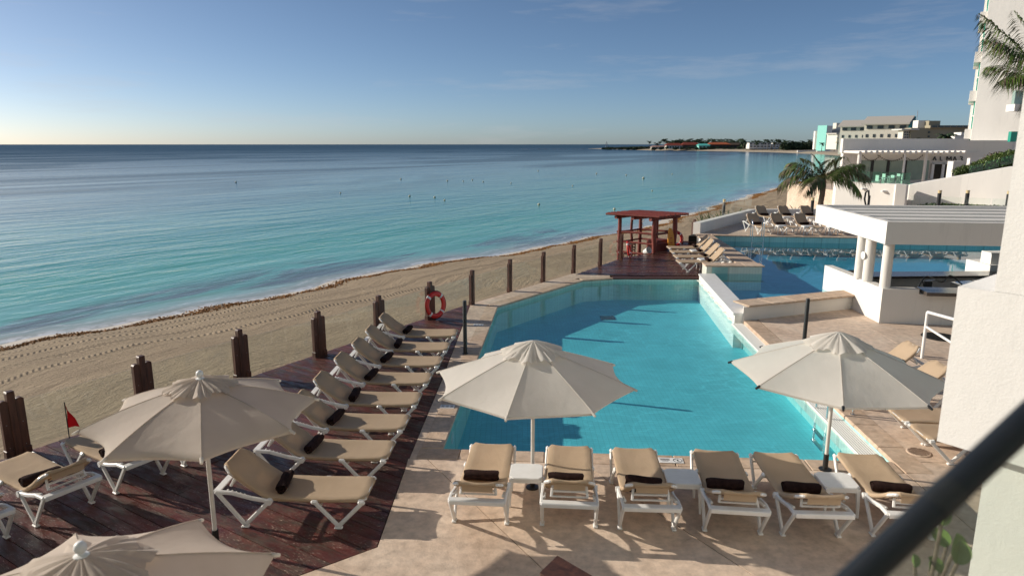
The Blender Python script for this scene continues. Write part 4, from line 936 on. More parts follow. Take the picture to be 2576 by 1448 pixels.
bk = thing('white_bucket', 'white plastic bucket lying on its side by the hut post', 'bucket', (5.78, 28.98, .12), R(30)); bk.rotation_euler = (R(65), 0, R(30))
m_ = MB(); m_.lathe([(.10, -.14), (.105, -.14), (.14, .14), (.15, .15), (.14, .15), (.10, -.12)], 18, cap=False); m_.lathe([(.1, -.14), (.1, -.135)], 18); m_.build('bucket_body', MT['plastic'], bk, 50)
wb = thing('wooden_step', 'small dark wooden step at the far corner of the deck', 'step', (8.45, 32.0, 0), R(-6)); MB().box((0, 0, .09), (.9, .3, .05), .008).build('tread', MT['post'], wb)
for s_ in (-1, 1): MB().box((s_ * .4, 0, .035), (.06, .28, .06), .004).build('support', MT['post'], wb)
# ================================================================== POOL BAR
bar = thing('pool_bar', 'white swim-up bar under a flat white pergola roof', 'bar', (0, 0, 0))
BR0, BRl, BRr, BRb = Vector((9.66, 17.40)), Vector((9.72, 19.05)), Vector((16.5, 16.55)), Vector((16.9, 21.4))
MB().prism([BR0, (16.5, 16.55), (16.5, 16.85), (9.95, 17.66)], -.05, .80).build('front_wall', MT['plaster'], bar)
MB().prism([BR0 + Vector((.003, .003)), (9.93, 17.62), (10.0, 20.0), (9.98, 20.95), (9.74, 20.95), BRl], -.8, .92).build('side_wall', MT['plaster'], bar)
MB().prism([(9.663, 17.403), (10.55, 17.29), (10.58, 17.58), (9.93, 17.66)], .78, .92).build('wall_step', MT['plaster'], bar)
MB().prism([(9.98, 20.6), (16.9, 21.0), (16.9, 21.3), (9.98, 20.95)], -.8, .62).build('back_wall', MT['plaster'], bar)
MB().prism([(10.58, 17.00), (16.6, 16.28), (16.6, 17.05), (10.72, 17.72)], .815, .905).build('front_counter', MT['granite'], bar)
MB().prism([(9.99, 20.02), (16.3, 20.30), (16.3, 21.05), (9.99, 20.82)], .66, .73).build('pool_counter', MT['granite'], bar)
MB().prism([(9.95, 17.7), (16.5, 16.9), (16.9, 20.6), (9.98, 20.6)], -.4, -.25).build('floor', MT['stone'], bar)
MB().prism([(10.2, 18.6), (15.5, 18.3), (15.6, 19.3), (10.3, 19.4)], -.25, .55).build('work_bench', MT['granite'], bar)
MB().prism([(14.9, 20.95), (16.9, 21.1), (16.9, 22.2), (14.9, 22.1)], -.8, .92).build('pier_base', MT['plaster'], bar)
MB().prism([(15.0, 21.1), (15.75, 21.12), (15.75, 21.6), (15.0, 21.58)], .92, 1.28).build('pier_block', MT['plaster'], bar)
for (x, y, r, z0) in ((9.80, 17.58, .13, .92), (9.79, 18.46, .135, .92), (9.75, 18.86, .125, .92), (16.0, 21.75, .17, .9)):
    m_ = MB(); m_.tube([(x, y, z0), (x, y, 2.16)], r, 24, False); m_.build('column', MT['plaster'], bar, 50)
RF = [Vector((9.42, 17.10)), Vector((9.80, 22.05)), Vector((16.9, 21.4)), Vector((16.6, 16.2))]
def fascia(a, b, z0=2.13, z1=2.70, w=.16):
    d = (b - a).normalized(); n = Vector((-d.y, d.x)); return [a, b, b - n * w, a - n * w]
rf = MB()
ins = [Vector((9.60, 17.26)), Vector((9.96, 21.87)), Vector((16.72, 21.25)), Vector((16.42, 16.38))]
for i in range(4):
    j = (i + 1) % 4; rf.prism([RF[i], RF[j], ins[j], ins[i]], 2.13, 2.70)
rf_o = rf.build('roof_frame', MT['plaster'], bar)
for k in range(1, 5):
    t = k / 5; a = ins[0].lerp(ins[1], t); b = ins[3].lerp(ins[2], t)
    MB().beam((a.x - .0, a.y, 2.47), (b.x, b.y, 2.47), .40, .42).build('roof_beam', MT['plaster'], rf_o)
MB().prism(ins, 2.55, 2.59).build('ceiling', MT['plaster'], rf_o)
m_ = MB(); m_.lathe([(.11, 0), (.11, .02), (.06, .035)], 20); o = m_.build('lamp_plate', MT['white'], bar, 40); o.location = (9.64, 18.50, 1.62); o.rotation_euler = (0, R(-90), 0)
eq = thing('ice_bin', 'steel ice bin with lids and hoses inside the pool bar', 'ice bin', (13.3, 18.85, .55), R(-3))
MB().box((0, 0, .10), (1.5, .6, .20), .01).build('bin_body', MT['alu'], eq)
for k in range(3): MB().box((-.45 + k * .46, .02 * k, .225 + .02 * k), (.40, .5, .02), .004, Matrix.Rotation(R(6 * (k - 1)), 3, 'Y')).build('lid', MT['alu'], eq)
m_ = MB(); m_.tube(smooth_path([(-.7, -.2, .2), (-1.0, -.1, .45), (-1.3, -.25, .3), (-1.6, 0, .4), (-1.9, -.2, .1)], 6), .02, 6); m_.build('hose', MT['black'], eq, 50)
tb = thing('tap_block', 'dark drink taps with a steel handle standing in the pool bar', 'taps', (11.7, 18.9, .55)); MB().box((0, 0, .14), (.26, .2, .28), .02).build('tap_body', MT['black'], tb); MB().beam((-.1, -.1, .30), (.22, -.1, .33), .03, .02).build('handle', MT['alu'], tb)
ht = thing('folded_cover', 'black folded cover lying on the pool bar counter end', 'cover', (10.35, 20.35, .73), R(10)); m_ = MB(); m_.lathe([(.0, 0), (.24, 0), (.27, .04), (.22, .10), (.1, .13), (0, .135)], 12); m_.build('cloth_heap', MT['rope'], ht, 60)
# ================================================================== HANDRAIL, BOLLARDS, LADDERS, DRAINS, SIGN
hr = thing('handrail', 'white tubular handrail standing on the terrace beside the white wall', 'handrail', (0, 0, 0))
a, b = Vector((9.02, 14.39, 0)), Vector((9.24, 13.60, 0)); zt = 1.04
m_ = MB(); m_.tube([a, a + Vector((0, 0, zt))], .033, 10); m_.build('upright', MT['white'], hr, 50)
m_ = MB(); m_.tube([b, b + Vector((0, 0, zt))], .033, 10); m_.build('upright', MT['white'], hr, 50)
m_ = MB(); m_.tube([a + Vector((0, 0, zt)), b + Vector((0, 0, zt))], .033, 10); m_.build('top_rail', MT['white'], hr, 50)
m_ = MB(); m_.tube([a + Vector((0, 0, .72)), b + Vector((0, 0, .50))], .027, 10); m_.build('brace', MT['white'], hr, 50)
def bollard(P, h, label, lamp=False, r=.045):
    o = thing('bollard_light' if lamp else 'bollard', label, 'bollard', P, 0, 'black bollards'); m_ = MB(); m_.lathe([(r * 1.5, 0), (r * 1.5, .01), (r, .014), (r, h - .01), (r * .9, h)], 14); m_.build('shaft', MT['black'], o, 40)
    if lamp: m_ = MB(); m_.lathe([(r * .95, h), (r * .95, h + .13), (r * 1.05, h + .13), (r * 1.05, h + .16)], 14); m_.build('lamp_head', LAMPM, o, 40)
    return o
LAMPM = basic('lamp_glass_cream', (.62, .50, .28), rough=.4)
bollard(at(1170, 889, 0), 1.22, 'black bollard on the coping at the left of the lower pool')
bollard(at(2021, 872, 0), 1.15, 'black bollard on the terrace right of the lower pool')
bollard(at(2040, 548, UP), 1.0, 'black bollard light at the back of the upper terrace, left of the palm', True, .09)
bollard(at(1818, 560, .3), 1.15, 'grey bollard light behind the glass parapet of the upper terrace', True, .08)
for x, y, lb in ((2358, 527, 'leftmost'), (2428, 527, 'middle'), (2531, 529, 'rightmost')):
    P = atY(x, y, 38.0); bollard((P.x, 38.0, P.z), .9, f'black bollard light in front of the long white wall, {lb} of three', True, .10)
hook = thing('hose_reel', 'black angular hose hanger on a short black post before the white wall', 'hanger', atY(2182, 515, 41.5))
m_ = MB(); m_.tube([(.05, 0, -.3), (.05, 0, .55)], .07, 10); m_.build('post', MT['black'], hook, 50)
m_ = MB(); m_.tube([(-.25, -.05, .35), (-.12, -.05, -.10), (.05, -.05, .1), (.0, -.05, .45), (-.05, -.05, .85), (-.22, -.05, .75), (-.25, -.05, .35)], .055, 8); m_.build('hanger_loop', MT['black'], hook, 40)
def ladder(label, P, yaw, zw):
    o = thing('pool_ladder', label, 'pool ladder', P, yaw, 'steel pool ladders')
    for s_ in (-1, 1):
        m_ = MB(); m_.tube(smooth_path([(-.35, .25 * s_, 0), (-.35, .25 * s_, .55), (-.28, .25 * s_, .72), (-.14, .25 * s_, .76), (.0, .25 * s_, .68), (.06, .25 * s_, .45), (.08, .25 * s_, -.2), (.08, .25 * s_, zw)], 5), .021, 10); m_.build('rail', MT['alu'], o, 50)
        m_ = MB(); m_.lathe([(.05, 0), (.05, .012), (.025, .02)], 12, (-.35, .25 * s_, 0)); m_.build('flange', MT['alu'], o, 40)
    for z in (-.25, -.50, -.70): MB().box((.09, 0, z), (.08, .50, .03), .006).build('tread', MT['alu'], o)
    return o
fa = math.atan2(fd.y, fd.x)
ladder('steel ladder at the far edge of the upper pool', (at(1905, 597, UP).x, at(1905, 597, UP).y, UP), fa - R(90), -.9)
ladder('steel ladder on the right edge of the lower pool behind the umbrella pole', (5.60, 11.45, 0), R(176), -.75)
for (x, y, r, lb, mt) in ((2365, 847, .42, 'large dark round drain cover by the white handrail', 'black'), (2310, 1137, .17, 'round manhole cover on the stone right of the pool', 'stone')):
    P = at(x, y, .004); o = thing('drain_cover', lb, 'drain cover', P); m_ = MB(); m_.lathe([(r, 0), (r, .006), (r * .93, .010), (0, .010)], 32, cap=False); m_.build('disc', MT[mt], o)
    m_ = MB()
    for k in range(-4, 5):
        w = math.sqrt(max(.01, .85 - (k / 4.6) ** 2)) * r; m_.box((0, k * r / 5, .013), (2 * w * .95, r * .05, .006), .001)
    m_.build('ribs', MT['post'] if mt == 'stone' else MT['dark'], o)
sg = thing('notice_plate', 'white notice plate with a crossed circle set in the near pool coping', 'sign', (2.36, 9.40, .0075), R(-4))
MB().box((0, 0, .003), (.36, .17, .004), .001).build('plate', MT['white'], sg)
m_ = MB(); vs = []; fs = []; n = 28
for r in (.058, .068):
    for k in range(n): vs.append((.10 + r * math.cos(6.2832 * k / n), r * math.sin(6.2832 * k / n), .0062))
for k in range(n): fs.append((k, n + k, n + (k + 1) % n, (k + 1) % n))
m_.add(vs, fs); m_.beam((.06, .04, .0066), (.14, -.04, .0066), .008, .001); m_.box((.10, 0, .0064), (.012, .06, .001)); m_.build('crossed_circle', MT['black'], sg)
m_ = MB()
for k, (w, yy) in enumerate(((.15, .045), (.13, .022), (.14, 0), (.09, -.03))): m_.box((-.085, yy, .0062), (w, .010, .001))
m_.build('print_lines', MT['black'], sg)
for (x, y, lb) in ((1203, 817, 'pale depth marker tile on the left coping, farther one'), (1125, 1022, 'pale depth marker tile on the left coping, nearer one')):
    P = at(x, y, .0045); o = thing('depth_tile', lb, 'tile', P, R(-4)); MB().box((0, 0, .003), (.26, .16, .005), .001).build('plate', MT['white'], o); m_ = MB()
    for k in range(3): m_.box((-.08 + .08 * k, 0, .0062), (.045, .09, .001)); 
    m_.build('print', basic('grey_print', (.45, .44, .43)), o)
for P, rz_, lb in (((-1.035, 10.9, -.30), R(86), 'round pool light on the left wall of the lower pool'), ):
    o = thing('pool_light', lb, 'pool light', P); o.rotation_euler = (0, R(90), R(-4)); m_ = MB(); m_.lathe([(.11, 0), (.11, .02), (.09, .03), (0, .035)], 20, cap=False); m_.build('lens', MT['tape'], o, 40)
fdr = thing('floor_drain', 'dark square drain grate on the floor of the lower pool', 'drain', (at(1528, 800, FLOOR1).x, at(1528, 800, FLOOR1).y, FLOOR1)); MB().box((0, 0, .01), (.45, .45, .02), .004).build('grate', MT['granite'], fdr)
# flag and the wooden post top in front
fl_ = thing('red_flag', 'small red triangular flag on a thin stick beside the left loungers', 'flag', (-7.05, 10.15, -.3), 0)
m_ = MB(); m_.tube([(0, 0, 0), (0, 0, .93)], .008, 6); m_.build('stick', MT['black'], fl_, 50)
m_ = MB(); m_.add([(0, 0, .92), (.05, -.02, .80), (.13, .01, .66), (.19, .0, .52), (.10, .02, .52), (0, 0, .50), (.06, .02, .64), (.02, 0, .78)], [(0, 1, 7), (7, 1, 2, 6), (6, 2, 3, 4), (6, 4, 5), (7, 6, 5)]); m_.build('pennant', MT['flag'], fl_, 60)
wp = thing('wooden_post', 'weathered brown wooden post top at the bottom edge of the photo', 'post', (0, 0, 0))
m_ = MB(); q = [at(1360, 1446, 1.0), at(1402, 1405, 1.0), at(1500, 1462, 1.0), at(1440, 1520, 1.0)]; m_.prism([(p.x, p.y) for p in q], -.0, 1.0); m_.build('post_body', MT['post'], wp)
m_ = MB(); c_ = sum(q, Vector()) / 4; m_.prism([((p.x - c_.x) * 1.03 + c_.x, (p.y - c_.y) * 1.03 + c_.y) for p in q], 1.001, 1.03); m_.build('post_cap', MT['post'], wp)
# ================================================================== NEAR STUCCO WALL, GLASS BALUSTRADE, PLANT
C0 = Vector((3.37, 5.05)); WD = Vector((.62, -.785)).normalized(); WN = Vector((.785, .62)).normalized()
nw = thing('stucco_wall', 'tall white rough stucco wall of the stair at the right edge', 'wall', (0, 0, 0))
def wp_(s_, t_): q = C0 + WD * s_ + WN * t_; return (q.x, q.y)
MB().prism([wp_(0, 0), wp_(3.2, 0), wp_(3.2, 1.9), wp_(0, 1.9)], 2.30, 3.55).build('parapet_block', MT['plaster_near'], nw)
MB().prism([wp_(.235, .002), wp_(3.2, .002), wp_(3.2, 2.2), wp_(.235, 2.2)], 3.552, 8.5).build('upper_wall', MT['plaster_near'], nw)
MB().prism([wp_(.30, .16), wp_(3.2, .16), wp_(3.2, 1.8), wp_(.30, 1.8)], -.05, 2.298).build('lower_wall', MT['plaster_near'], nw)
def ray(x, y, t): a = (x - 1287.5) / 1717.; b = (y - 724.) / 1717.; return Vector((a * t, (_c - b * _s) * t, CAM_H + (-_s - b * _c) * t))
rl = thing('stair_balustrade', 'dark tubular handrail with a glass panel below, close to the camera', 'balustrade', (0, 0, 0))
r0, r1 = ray(2165, 1448, 1.02), ray(2576, 1062, 1.10); d = (r1 - r0).normalized()
m_ = MB(); m_.tube([r0 - d * .5, r0, r1, r1 + d * .8], .0235, 20); m_.build('handrail', basic('navy_black_rail', (.005, .008, .012), (.009, .012, .016), .5, 8), rl, 50)
m_ = MB(); jt = r0 + d * .16; m_.tube([jt, jt + d * .05], .0246, 20); m_.build('rail_joint', MT['black'], rl, 50)
side = d.cross(Vector((0, 0, 1))).normalized()
g0, g1 = r0 - d * .5 - Vector((0, 0, .02)), r1 + d * .8 - Vector((0, 0, .02)); dn = Vector((0, 0, -1.0)); th = side * .006
m_ = MB(); m_.add([g0 - th, g1 - th, g1 - th + dn, g0 - th + dn, g0 + th, g1 + th, g1 + th + dn, g0 + th + dn], [(0, 1, 2, 3), (7, 6, 5, 4), (0, 4, 5, 1), (2, 6, 7, 3), (1, 5, 6, 2), (0, 3, 7, 4)]); m_.build('glass_pane', MT['gl_near'], rl)
sgp = thing('sea_grape_plant', 'round leaved green plant behind the glass in the lower right corner', 'plant', (0, 0, 0))
pb = ray(2330, 1500, 3.0)
st0 = Vector((pb.x, pb.y, .0)); leafs = []
for (x, y, t, s_) in ((2368, 1318, 3.0, .055), (2395, 1392, 2.95, .05), (2382, 1372, 3.05, .045), (2408, 1415, 2.9, .05), (2340, 1432, 3.1, .035), (2300, 1425, 3.05, .03), (2365, 1440, 3.0, .04)):
    P = ray(x, y, t); mid = Vector((pb.x + (P.x - pb.x) * .4, pb.y + (P.y - pb.y) * .4, P.z - .25))
    m_ = MB(); m_.tube(smooth_path([Vector((pb.x, pb.y, 0)), Vector((pb.x + random.uniform(-.05, .05), pb.y, P.z - .6)), mid, P], 4), .008, 6); m_.build('stem', MT['trunk'], sgp, 50)
    m_ = MB(); rot = Euler((R(random.uniform(40, 95)), R(random.uniform(-30, 30)), R(random.uniform(-40, 40)))).to_matrix(); vs = [P + rot @ Vector((0, s_ * .9, -.01))]
    for k in range(16): a = 2 * math.pi * k / 16; vs.append(P + rot @ Vector((s_ * .78 * math.cos(a), s_ * .9 + s_ * math.sin(a), .55 * s_ * abs(math.cos(a)))))
    m_.add(vs, [(0, 1 + k, 1 + (k + 1) % 16) for k in range(16)]); m_.build('leaf', MT['lleaf'], sgp, 60)
# ================================================================== COCONUT PALMS
def frond(L, droop, nl, dry, lift, seedv, wid=.10):
    r_ = random.Random(seedv); vs = []; fs = []; mi = []; pts = []; n = 14
    for i in range(n + 1):
        t = i / n; x = L * (t - .16 * droop * t ** 2.4); z = L * (lift * t - droop * .84 * t ** 2.2); pts.append(Vector((x, .03 * L * math.sin(2.2 * t), z)))
    m_ = MB(); m_.tube(pts, [max(.004, .022 * L / 3 * (1 - .85 * i / n)) for i in range(n + 1)], 5); vs += m_.v; fs += m_.f; mi += [0] * len(m_.f)
    for side_ in (-1, 1):
        for k in range(nl):
            t = .12 + .88 * (k + r_.uniform(-.3, .3)) / nl; t = min(max(t, .1), .995); f = t * n; i = min(int(f), n - 1); P = pts[i].lerp(pts[i + 1], f - i); T = (pts[i + 1] - pts[i]).normalized()
            ll = L * .36 * (math.sin(math.pi * min(1, .12 + t * .88)) ** .6) * r_.uniform(.8, 1.1) + .08
            sd = Vector((0, side_, 0)); dn_ = Vector((0, 0, -1)); e = (T * r_.uniform(.5, .8) + sd * r_.uniform(.6, 1.0) + dn_ * r_.uniform(.2, .6)).normalized()
            w = wid * (1 if t < .9 else .6); perp = e.cross(Vector((0, 0, 1))).normalized(); mid = P + e * ll * .5; tip = P + e * ll + dn_ * ll * r_.uniform(.25, .6)
            b = len(vs); vs += [tuple(P), tuple(mid + perp * w / 2), tuple(mid - perp * w / 2), tuple(tip)]; fs += [(b, b + 1, b + 2), (b + 1, b + 3, b + 2)]
            q = 1 if r_.random() < dry * (.15 + .8 * t) else 0; mi += [q, q if r_.random() > .12 else 1]
    me = bpy.data.meshes.new('frond'); me.from_pydata(vs, [], fs); me.materials.append(MT['leaf']); me.materials.append(MT['leaf_dry'])
    me.polygons.foreach_set('material_index', mi); me.update(); return me
def palm(label, P, trunk_h, specs, tr=.14, group=None, wid=.062):
    root = thing('palm_tree', label, 'palm', (P[0], P[1], P[2] - trunk_h)); 
    m_ = MB(); pts = [(0.04 * math.sin(i * .9), 0, trunk_h * i / 10) for i in range(11)]; m_.tube(pts, [tr * (1.25 - .5 * i / 10) + (.015 if i % 2 else 0) for i in range(11)], 10); m_.build('trunk', MT['trunk'], root, 60)
    for k, (az, L, droop, lift, dry, nl) in enumerate(specs):
        o = link('frond', frond(L, droop, int(nl * 1.6), dry, lift, k + int(P[0] * 10), wid), root, (0, 0, trunk_h - .03 * (k % 3))); o.rotation_euler = (random.uniform(-.25, .25), 0, R(az))
    return root
pc = atY(2071, 452, 41.0)
sp1 = [(90, 1.9, .1, .95, .1, 40), (60, 2.2, .45, .95, .2, 46), (20, 2.9, .75, .85, .25, 52), (-8, 3.2, .75, .65, .3, 54), (-40, 2.7, .9, .45, .35, 50), (-75, 2.5, 1.0, .25, .5, 46), (-105, 2.4, 1.1, .3, .6, 46), (-140, 2.7, .95, .5, .5, 50), (172, 3.1, .70, .45, .6, 52), (160, 3.0, .8, .8, .45, 52), (135, 2.7, .75, 1.0, .3, 48), (110, 2.4, .6, 1.05, .2, 44), (35, 2.6, .65, 1.1, .15, 48), (-20, 2.5, .7, 1.0, .2, 46), (-120, 2.0, 1.25, .1, .8, 40), (-60, 2.0, 1.25, .1, .8, 40), (190, 2.6, 1.1, .35, .7, 46), (80, 2.2, .9, .6, .3, 44)]
palm('coconut palm with drooping fronds standing left of the white restaurant walls', pc, pc.z + .6, [(a_, L_ * .94, d_, l_, y_, int(n_ * .9)) for i_, (a_, L_, d_, l_, y_, n_) in enumerate(sp1) if i_ not in (5, 14, 15, 16, 6)], .16)
pr_ = atY(2655, 225, 27.0)
sp2 = [(172, 3.2, .55, 1.05, .25, 70), (186, 2.7, .62, .62, .4, 66), (160, 2.9, .35, 1.35, .1, 66), (200, 2.2, .9, .35, .5, 54), (178, 2.0, .30, 1.7, .1, 54), (140, 2.6, .6, .9, .2, 50), (240, 2.4, .8, .4, .4, 46), (20, 2.6, .6, .8, .2, 40), (60, 2.6, .7, .7, .2, 40), (-30, 2.6, .7, .6, .2, 40), (-80, 2.5, .8, .5, .3, 40), (215, 1.3, 1.5, -.1, 1.0, 30)]
palm('palm reaching into the upper right corner before the white tower', pr_, pr_.z + .3, sp2, .16, wid=.045)
# ================================================================== PARAPET AND PLANTS OF THE UPPER TERRACE
pw = thing('parapet_wall', 'white sloping parapet wall on the beach side of the upper terrace', 'wall', (0, 0, 0))
A_ = at(1760, 587, .45); B_ = at(1896, 549, .45); Ad, Bd = Vector((A_.x, A_.y)), Vector((B_.x, B_.y)); dd = (Bd - Ad).normalized(); nn = Vector((-dd.y, dd.x))
MB().prism([Ad, Bd, Bd + nn * .35, Ad + nn * .35], -.8, [.95, .95, .95, .95]).build('wall_body', MT['plaster'], pw)
E_ = Vector((40, Bd.y + 2.0)); MB().prism([Bd + Vector((-.02, .003)), E_, E_ + Vector((0, .4)), Bd + Vector((-.25, .4))], -.8, .94).build('back_wall', MT['plaster'], pw)
for k in range(6):
    a, b = Ad.lerp(Bd, (k + .04) / 6) + nn * .18, Ad.lerp(Bd, (k + .96) / 6) + nn * .18
    tag(MB().beam((a.x, a.y, 1.33), (b.x, b.y, 1.33), .014, .74).build('glass_panel', MT['glass']), f'frameless glass panel on the white sloping parapet, {ORD[k]} from the near end', 'glass panel', 'glass on the parapet')
def leaf_clump(name, n, size, ext, seedv, mat='leaf', narrow=.45):
    r_ = random.Random(seedv); m_ = MB()
    for _ in range(n):
        while True:
            p = Vector((r_.uniform(-1, 1), r_.uniform(-1, 1), r_.uniform(-1, 1)))
            if .25 < p.length < 1 and r_.random() < .35 + .65 * p.length: break
        p = Vector((p.x * ext[0], p.y * ext[1], p.z * ext[2])) * r_.uniform(.8, 1.08)
        e = Euler((r_.uniform(0, 6.28), r_.uniform(0, 6.28), r_.uniform(0, 6.28))).to_matrix(); s_ = size * r_.uniform(.6, 1.3)
        m_.add([p + e @ Vector(q) for q in ((-s_, 0, 0), (0, -s_ * narrow, .1 * s_), (s_, 0, 0), (0, s_ * narrow, .1 * s_))], [(0, 1, 2, 3)])
    me = m_.mesh(name); me.materials.append(MT[mat]); return me
def spiky(label, P, h, n, group=None):
    o = thing('agave_plant', label, 'plant', P, 0, group)
    for k in range(n):
        a = 6.283 * k / n + random.uniform(-.3, .3); el = random.uniform(.5, 1.25); L = h * random.uniform(.8, 1.15); m_ = MB(); pts = []
        for i in range(5):
            t = i / 4; r = L * t * math.cos(el) * (1 + .2 * t); z = L * (t * math.sin(el) - .25 * t * t); w = .05 * h * (1 - t) ** .7 + .004
            sd = Vector((-math.sin(a), math.cos(a), 0)) * w; c = Vector((r * math.cos(a), r * math.sin(a), z)); pts += [c - sd, c + sd]
        m_.add(pts, [(2 * i, 2 * i + 1, 2 * i + 3, 2 * i + 2) for i in range(4)]); m_.build('leaf', MT['leaf'], o, 60)
for i, (x, y, h) in enumerate(((1795, 556, .9), (1815, 552, 1.0), (1838, 547, .9), (1858, 543, .8), (1878, 538, .8))):
    q = at(x, y, .45); spiky(f'spiky green plant behind the parapet glass, {ORD[i]} from the left', (q.x - .3, q.y + .9, -.15), h + .4, 16, 'plants behind the parapet glass')
q = atY(2002, 523, 44.0); spiky('bright green spiky plant behind the back row of the upper terrace', (q.x, 44.0, q.z - .5), 1.1, 16)
# ================================================================== RESTAURANT TERRACE WALLS
def vwall(name, pts, t, z0, label, mat='plaster', cat='wall'):      # pts: (x px, y px of the top, Y)
    o = thing(name, label, cat, (0, 0, 0)); W = [atY(*p) for p in pts]
    for a, b in zip(W[:-1], W[1:]):
        m_ = MB(); m_.prism([(a.x, a.y), (b.x, b.y), (b.x, b.y + t), (a.x, a.y + t)], z0, [a.z, b.z, b.z, a.z] if True else 0); m_.build('wall_body', MT[mat], o)
    return o
vwall('terrace_wall', [(2104, 455, 46.0), (2254, 464, 43.0)], .4, -.8, 'white terrace wall below the restaurant, left section with two wall lamps')
q0, q1 = atY(2254, 464, 42.9), atY(2290, 465, 42.6)
pier = thing('wall_pier', 'white rounded pier between the two terrace walls', 'wall', (0, 0, 0)); m_ = MB(); m_.prism([(q0.x, q0.y), (q1.x - .25, q1.y), (q1.x - .07, q1.y + .08), (q1.x, q1.y + .25), (q1.x, q1.y + 1.4), (q0.x, q0.y + 1.4)], -.8, q0.z); m_.build('pier_body', MT['plaster'], pier)
vwall('ramp_wall', [(2288, 465, 44.0), (2420, 442, 42.0), (2552, 419, 40.0)], .35, -.8, 'long white ramp wall rising to the right below the hedge')
for (x, y, lb) in ((2174, 475, 'left'), (2225, 481, 'right')):
    P = atY(x, y, 43.6 if lb == 'right' else 44.6); o = thing('wall_lamp', f'small white wall lamp, {lb} of two on the terrace wall', 'lamp', (P.x, P.y - .12, P.z)); MB().box((0, 0, 0), (.55, .22, .12), .03).build('lamp_body', MT['plastic'], o); MB().box((.22, .0, -.12), (.14, .2, .2), .03).build('bracket', MT['plastic'], o)
# strip of planting with low glass before the ramp wall
P0, P1_ = atY(2285, 524, 39.5), atY(2560, 526, 36.5)
hs = tag(MB().prism([(P0.x, 39.5), (P1_.x, 36.5), (P1_.x, 38.5), (P0.x, 41.5)], -.6, P0.z - .05).build('planting_bed', MT['plaster']), kind='structure')
for k in range(4):
    a = Vector((P0.x, 39.4, 0)).lerp(Vector((P1_.x, 36.4, 0)), (k + .03) / 4); b = Vector((P0.x, 39.4, 0)).lerp(Vector((P1_.x, 36.4, 0)), (k + .97) / 4)
    tag(MB().beam((a.x, a.y, P0.z + .35), (b.x, b.y, P0.z + .35), .014, .8).build('glass_panel', MT['glass']), f'low glass panel before the white ramp wall, {ORD[k]} from the left', 'glass panel', 'low glass before the ramp wall')
GRM = leaf_clump('hedge_leaves', 1400, .07, (1.3, .5, .22), 4)
for k in range(3):
    q = Vector((P0.x, 40, 0)).lerp(Vector((P1_.x, 37.4, 0)), .40 + .25 * k); o = thing('ground_hedge', f'low green planting behind glass at the ramp wall, {ORD[k]} from the left', 'hedge', (q.x, q.y, P0.z), -.4); link('foliage', GRM, o, (0, 0, .12))
# hedge on top of the ramp wall
HEDGE = leaf_clump('hedge_leaves', 2600, .085, (1.25, .6, .55), 9)
for i, (x, y, Y_, s_) in enumerate(((2435, 431, 43.5, .8), (2478, 420, 43.2, .9), (2520, 408, 42.8, 1.05), (2555, 400, 42.4, 1.1))):
    q = atY(x, y, Y_); o = thing('hedge_bush', f'clipped green hedge bush above the ramp wall, {ORD[i]} from the left', 'hedge', (q.x, Y_, q.z - .6)); lf_ = link('foliage', HEDGE, o, (0, 0, .55)); lf_.scale = (s_, s_, s_); m_ = MB(); m_.tube([(0, 0, -.5), (.05, 0, .4)], .05, 6); m_.build('stem', MT['trunk'], o)
REDB = leaf_clump('bush_leaves', 900, .07, (.8, .5, .5), 12, 'leaf_dry')
q = atY(2505, 398, 43.6); o = thing('red_leaf_bush', 'reddish brown bush behind the clipped hedge', 'bush', (q.x, 43.6, q.z - .5)); link('foliage', REDB, o, (0, 0, .4))
for k in range(3):
    a, b = atY(2440 + 40 * k, 440 - 11 * k, 41.9 - .5 * k), atY(2476 + 40 * k, 432 - 11 * k, 41.5 - .5 * k)
    tag(MB().add([(a.x, a.y + .15, a.z), (b.x, b.y + .15, b.z), (b.x, b.y + .15, b.z + .5), (a.x, a.y + .15, a.z + .5), (a.x, a.y + .17, a.z), (b.x, b.y + .17, b.z), (b.x, b.y + .17, b.z + .5), (a.x, a.y + .17, a.z + .5)], [(0, 1, 2, 3), (7, 6, 5, 4), (3, 2, 6, 7), (0, 4, 5, 1), (0, 3, 7, 4), (1, 5, 6, 2)]).build('glass_panel', MT['gl_green']), f'green glass panel in front of the clipped hedge, {ORD[k]} from the left', 'glass panel', 'green glass along the hedge')
# ================================================================== RESTAURANT
RY = 54.0
rest = thing('restaurant', 'white flat roofed restaurant with a log pergola and large windows', 'building', (0, 0, 0))
def prect(x0, y0, x1, y1, Y, depth, name, mat, parent, bev=0.0):
    a, b = atY(x0, y0, Y), atY(x1, y1, Y); zt_, zb = max(a.z, b.z), min(a.z, b.z)
    m_ = MB(); m_.box(((a.x + b.x) / 2, Y + depth / 2, (zt_ + zb) / 2), (abs(b.x - a.x), depth, zt_ - zb), bev); return m_.build(name, MT[mat] if isinstance(mat, str) else mat, parent)
prect(2121, 349, 2432, 384, RY, .4, 'upper_wall', 'plaster_far', rest)
prect(2160, 384.1, 2450, 470, RY + .6, .4, 'lower_wall', 'plaster_far', rest)
prect(2121, 384.1, 2160, 470, RY + .1, .4, 'side_pier', 'plaster_far', rest)
q = atY(2130, 352, RY + 9); MB().box((q.x + 12, RY + 5, 2.4), (24, 8, 5.0)).build('main_block', MT['plaster_far'], rest)
FROST = basic('frosted_window', (.26, .36, .31), (.30, .40, .35), .12, 2)
for k, (x0, x1) in enumerate(((2163, 2193), (2193.5, 2233), (2233.5, 2276), (2276.5, 2332))):
    w = prect(x0, 404, x1, 452, RY + .50, .06, 'window', FROST, rest)
    prect(x0 - .9, 403, x0 + .1, 452, RY + .44, .08, 'frame', 'black', w)
pg = prect(2159, 381, 2432, 388, RY - 2.0, .35, 'pergola_beam', 'plaster_far', rest)
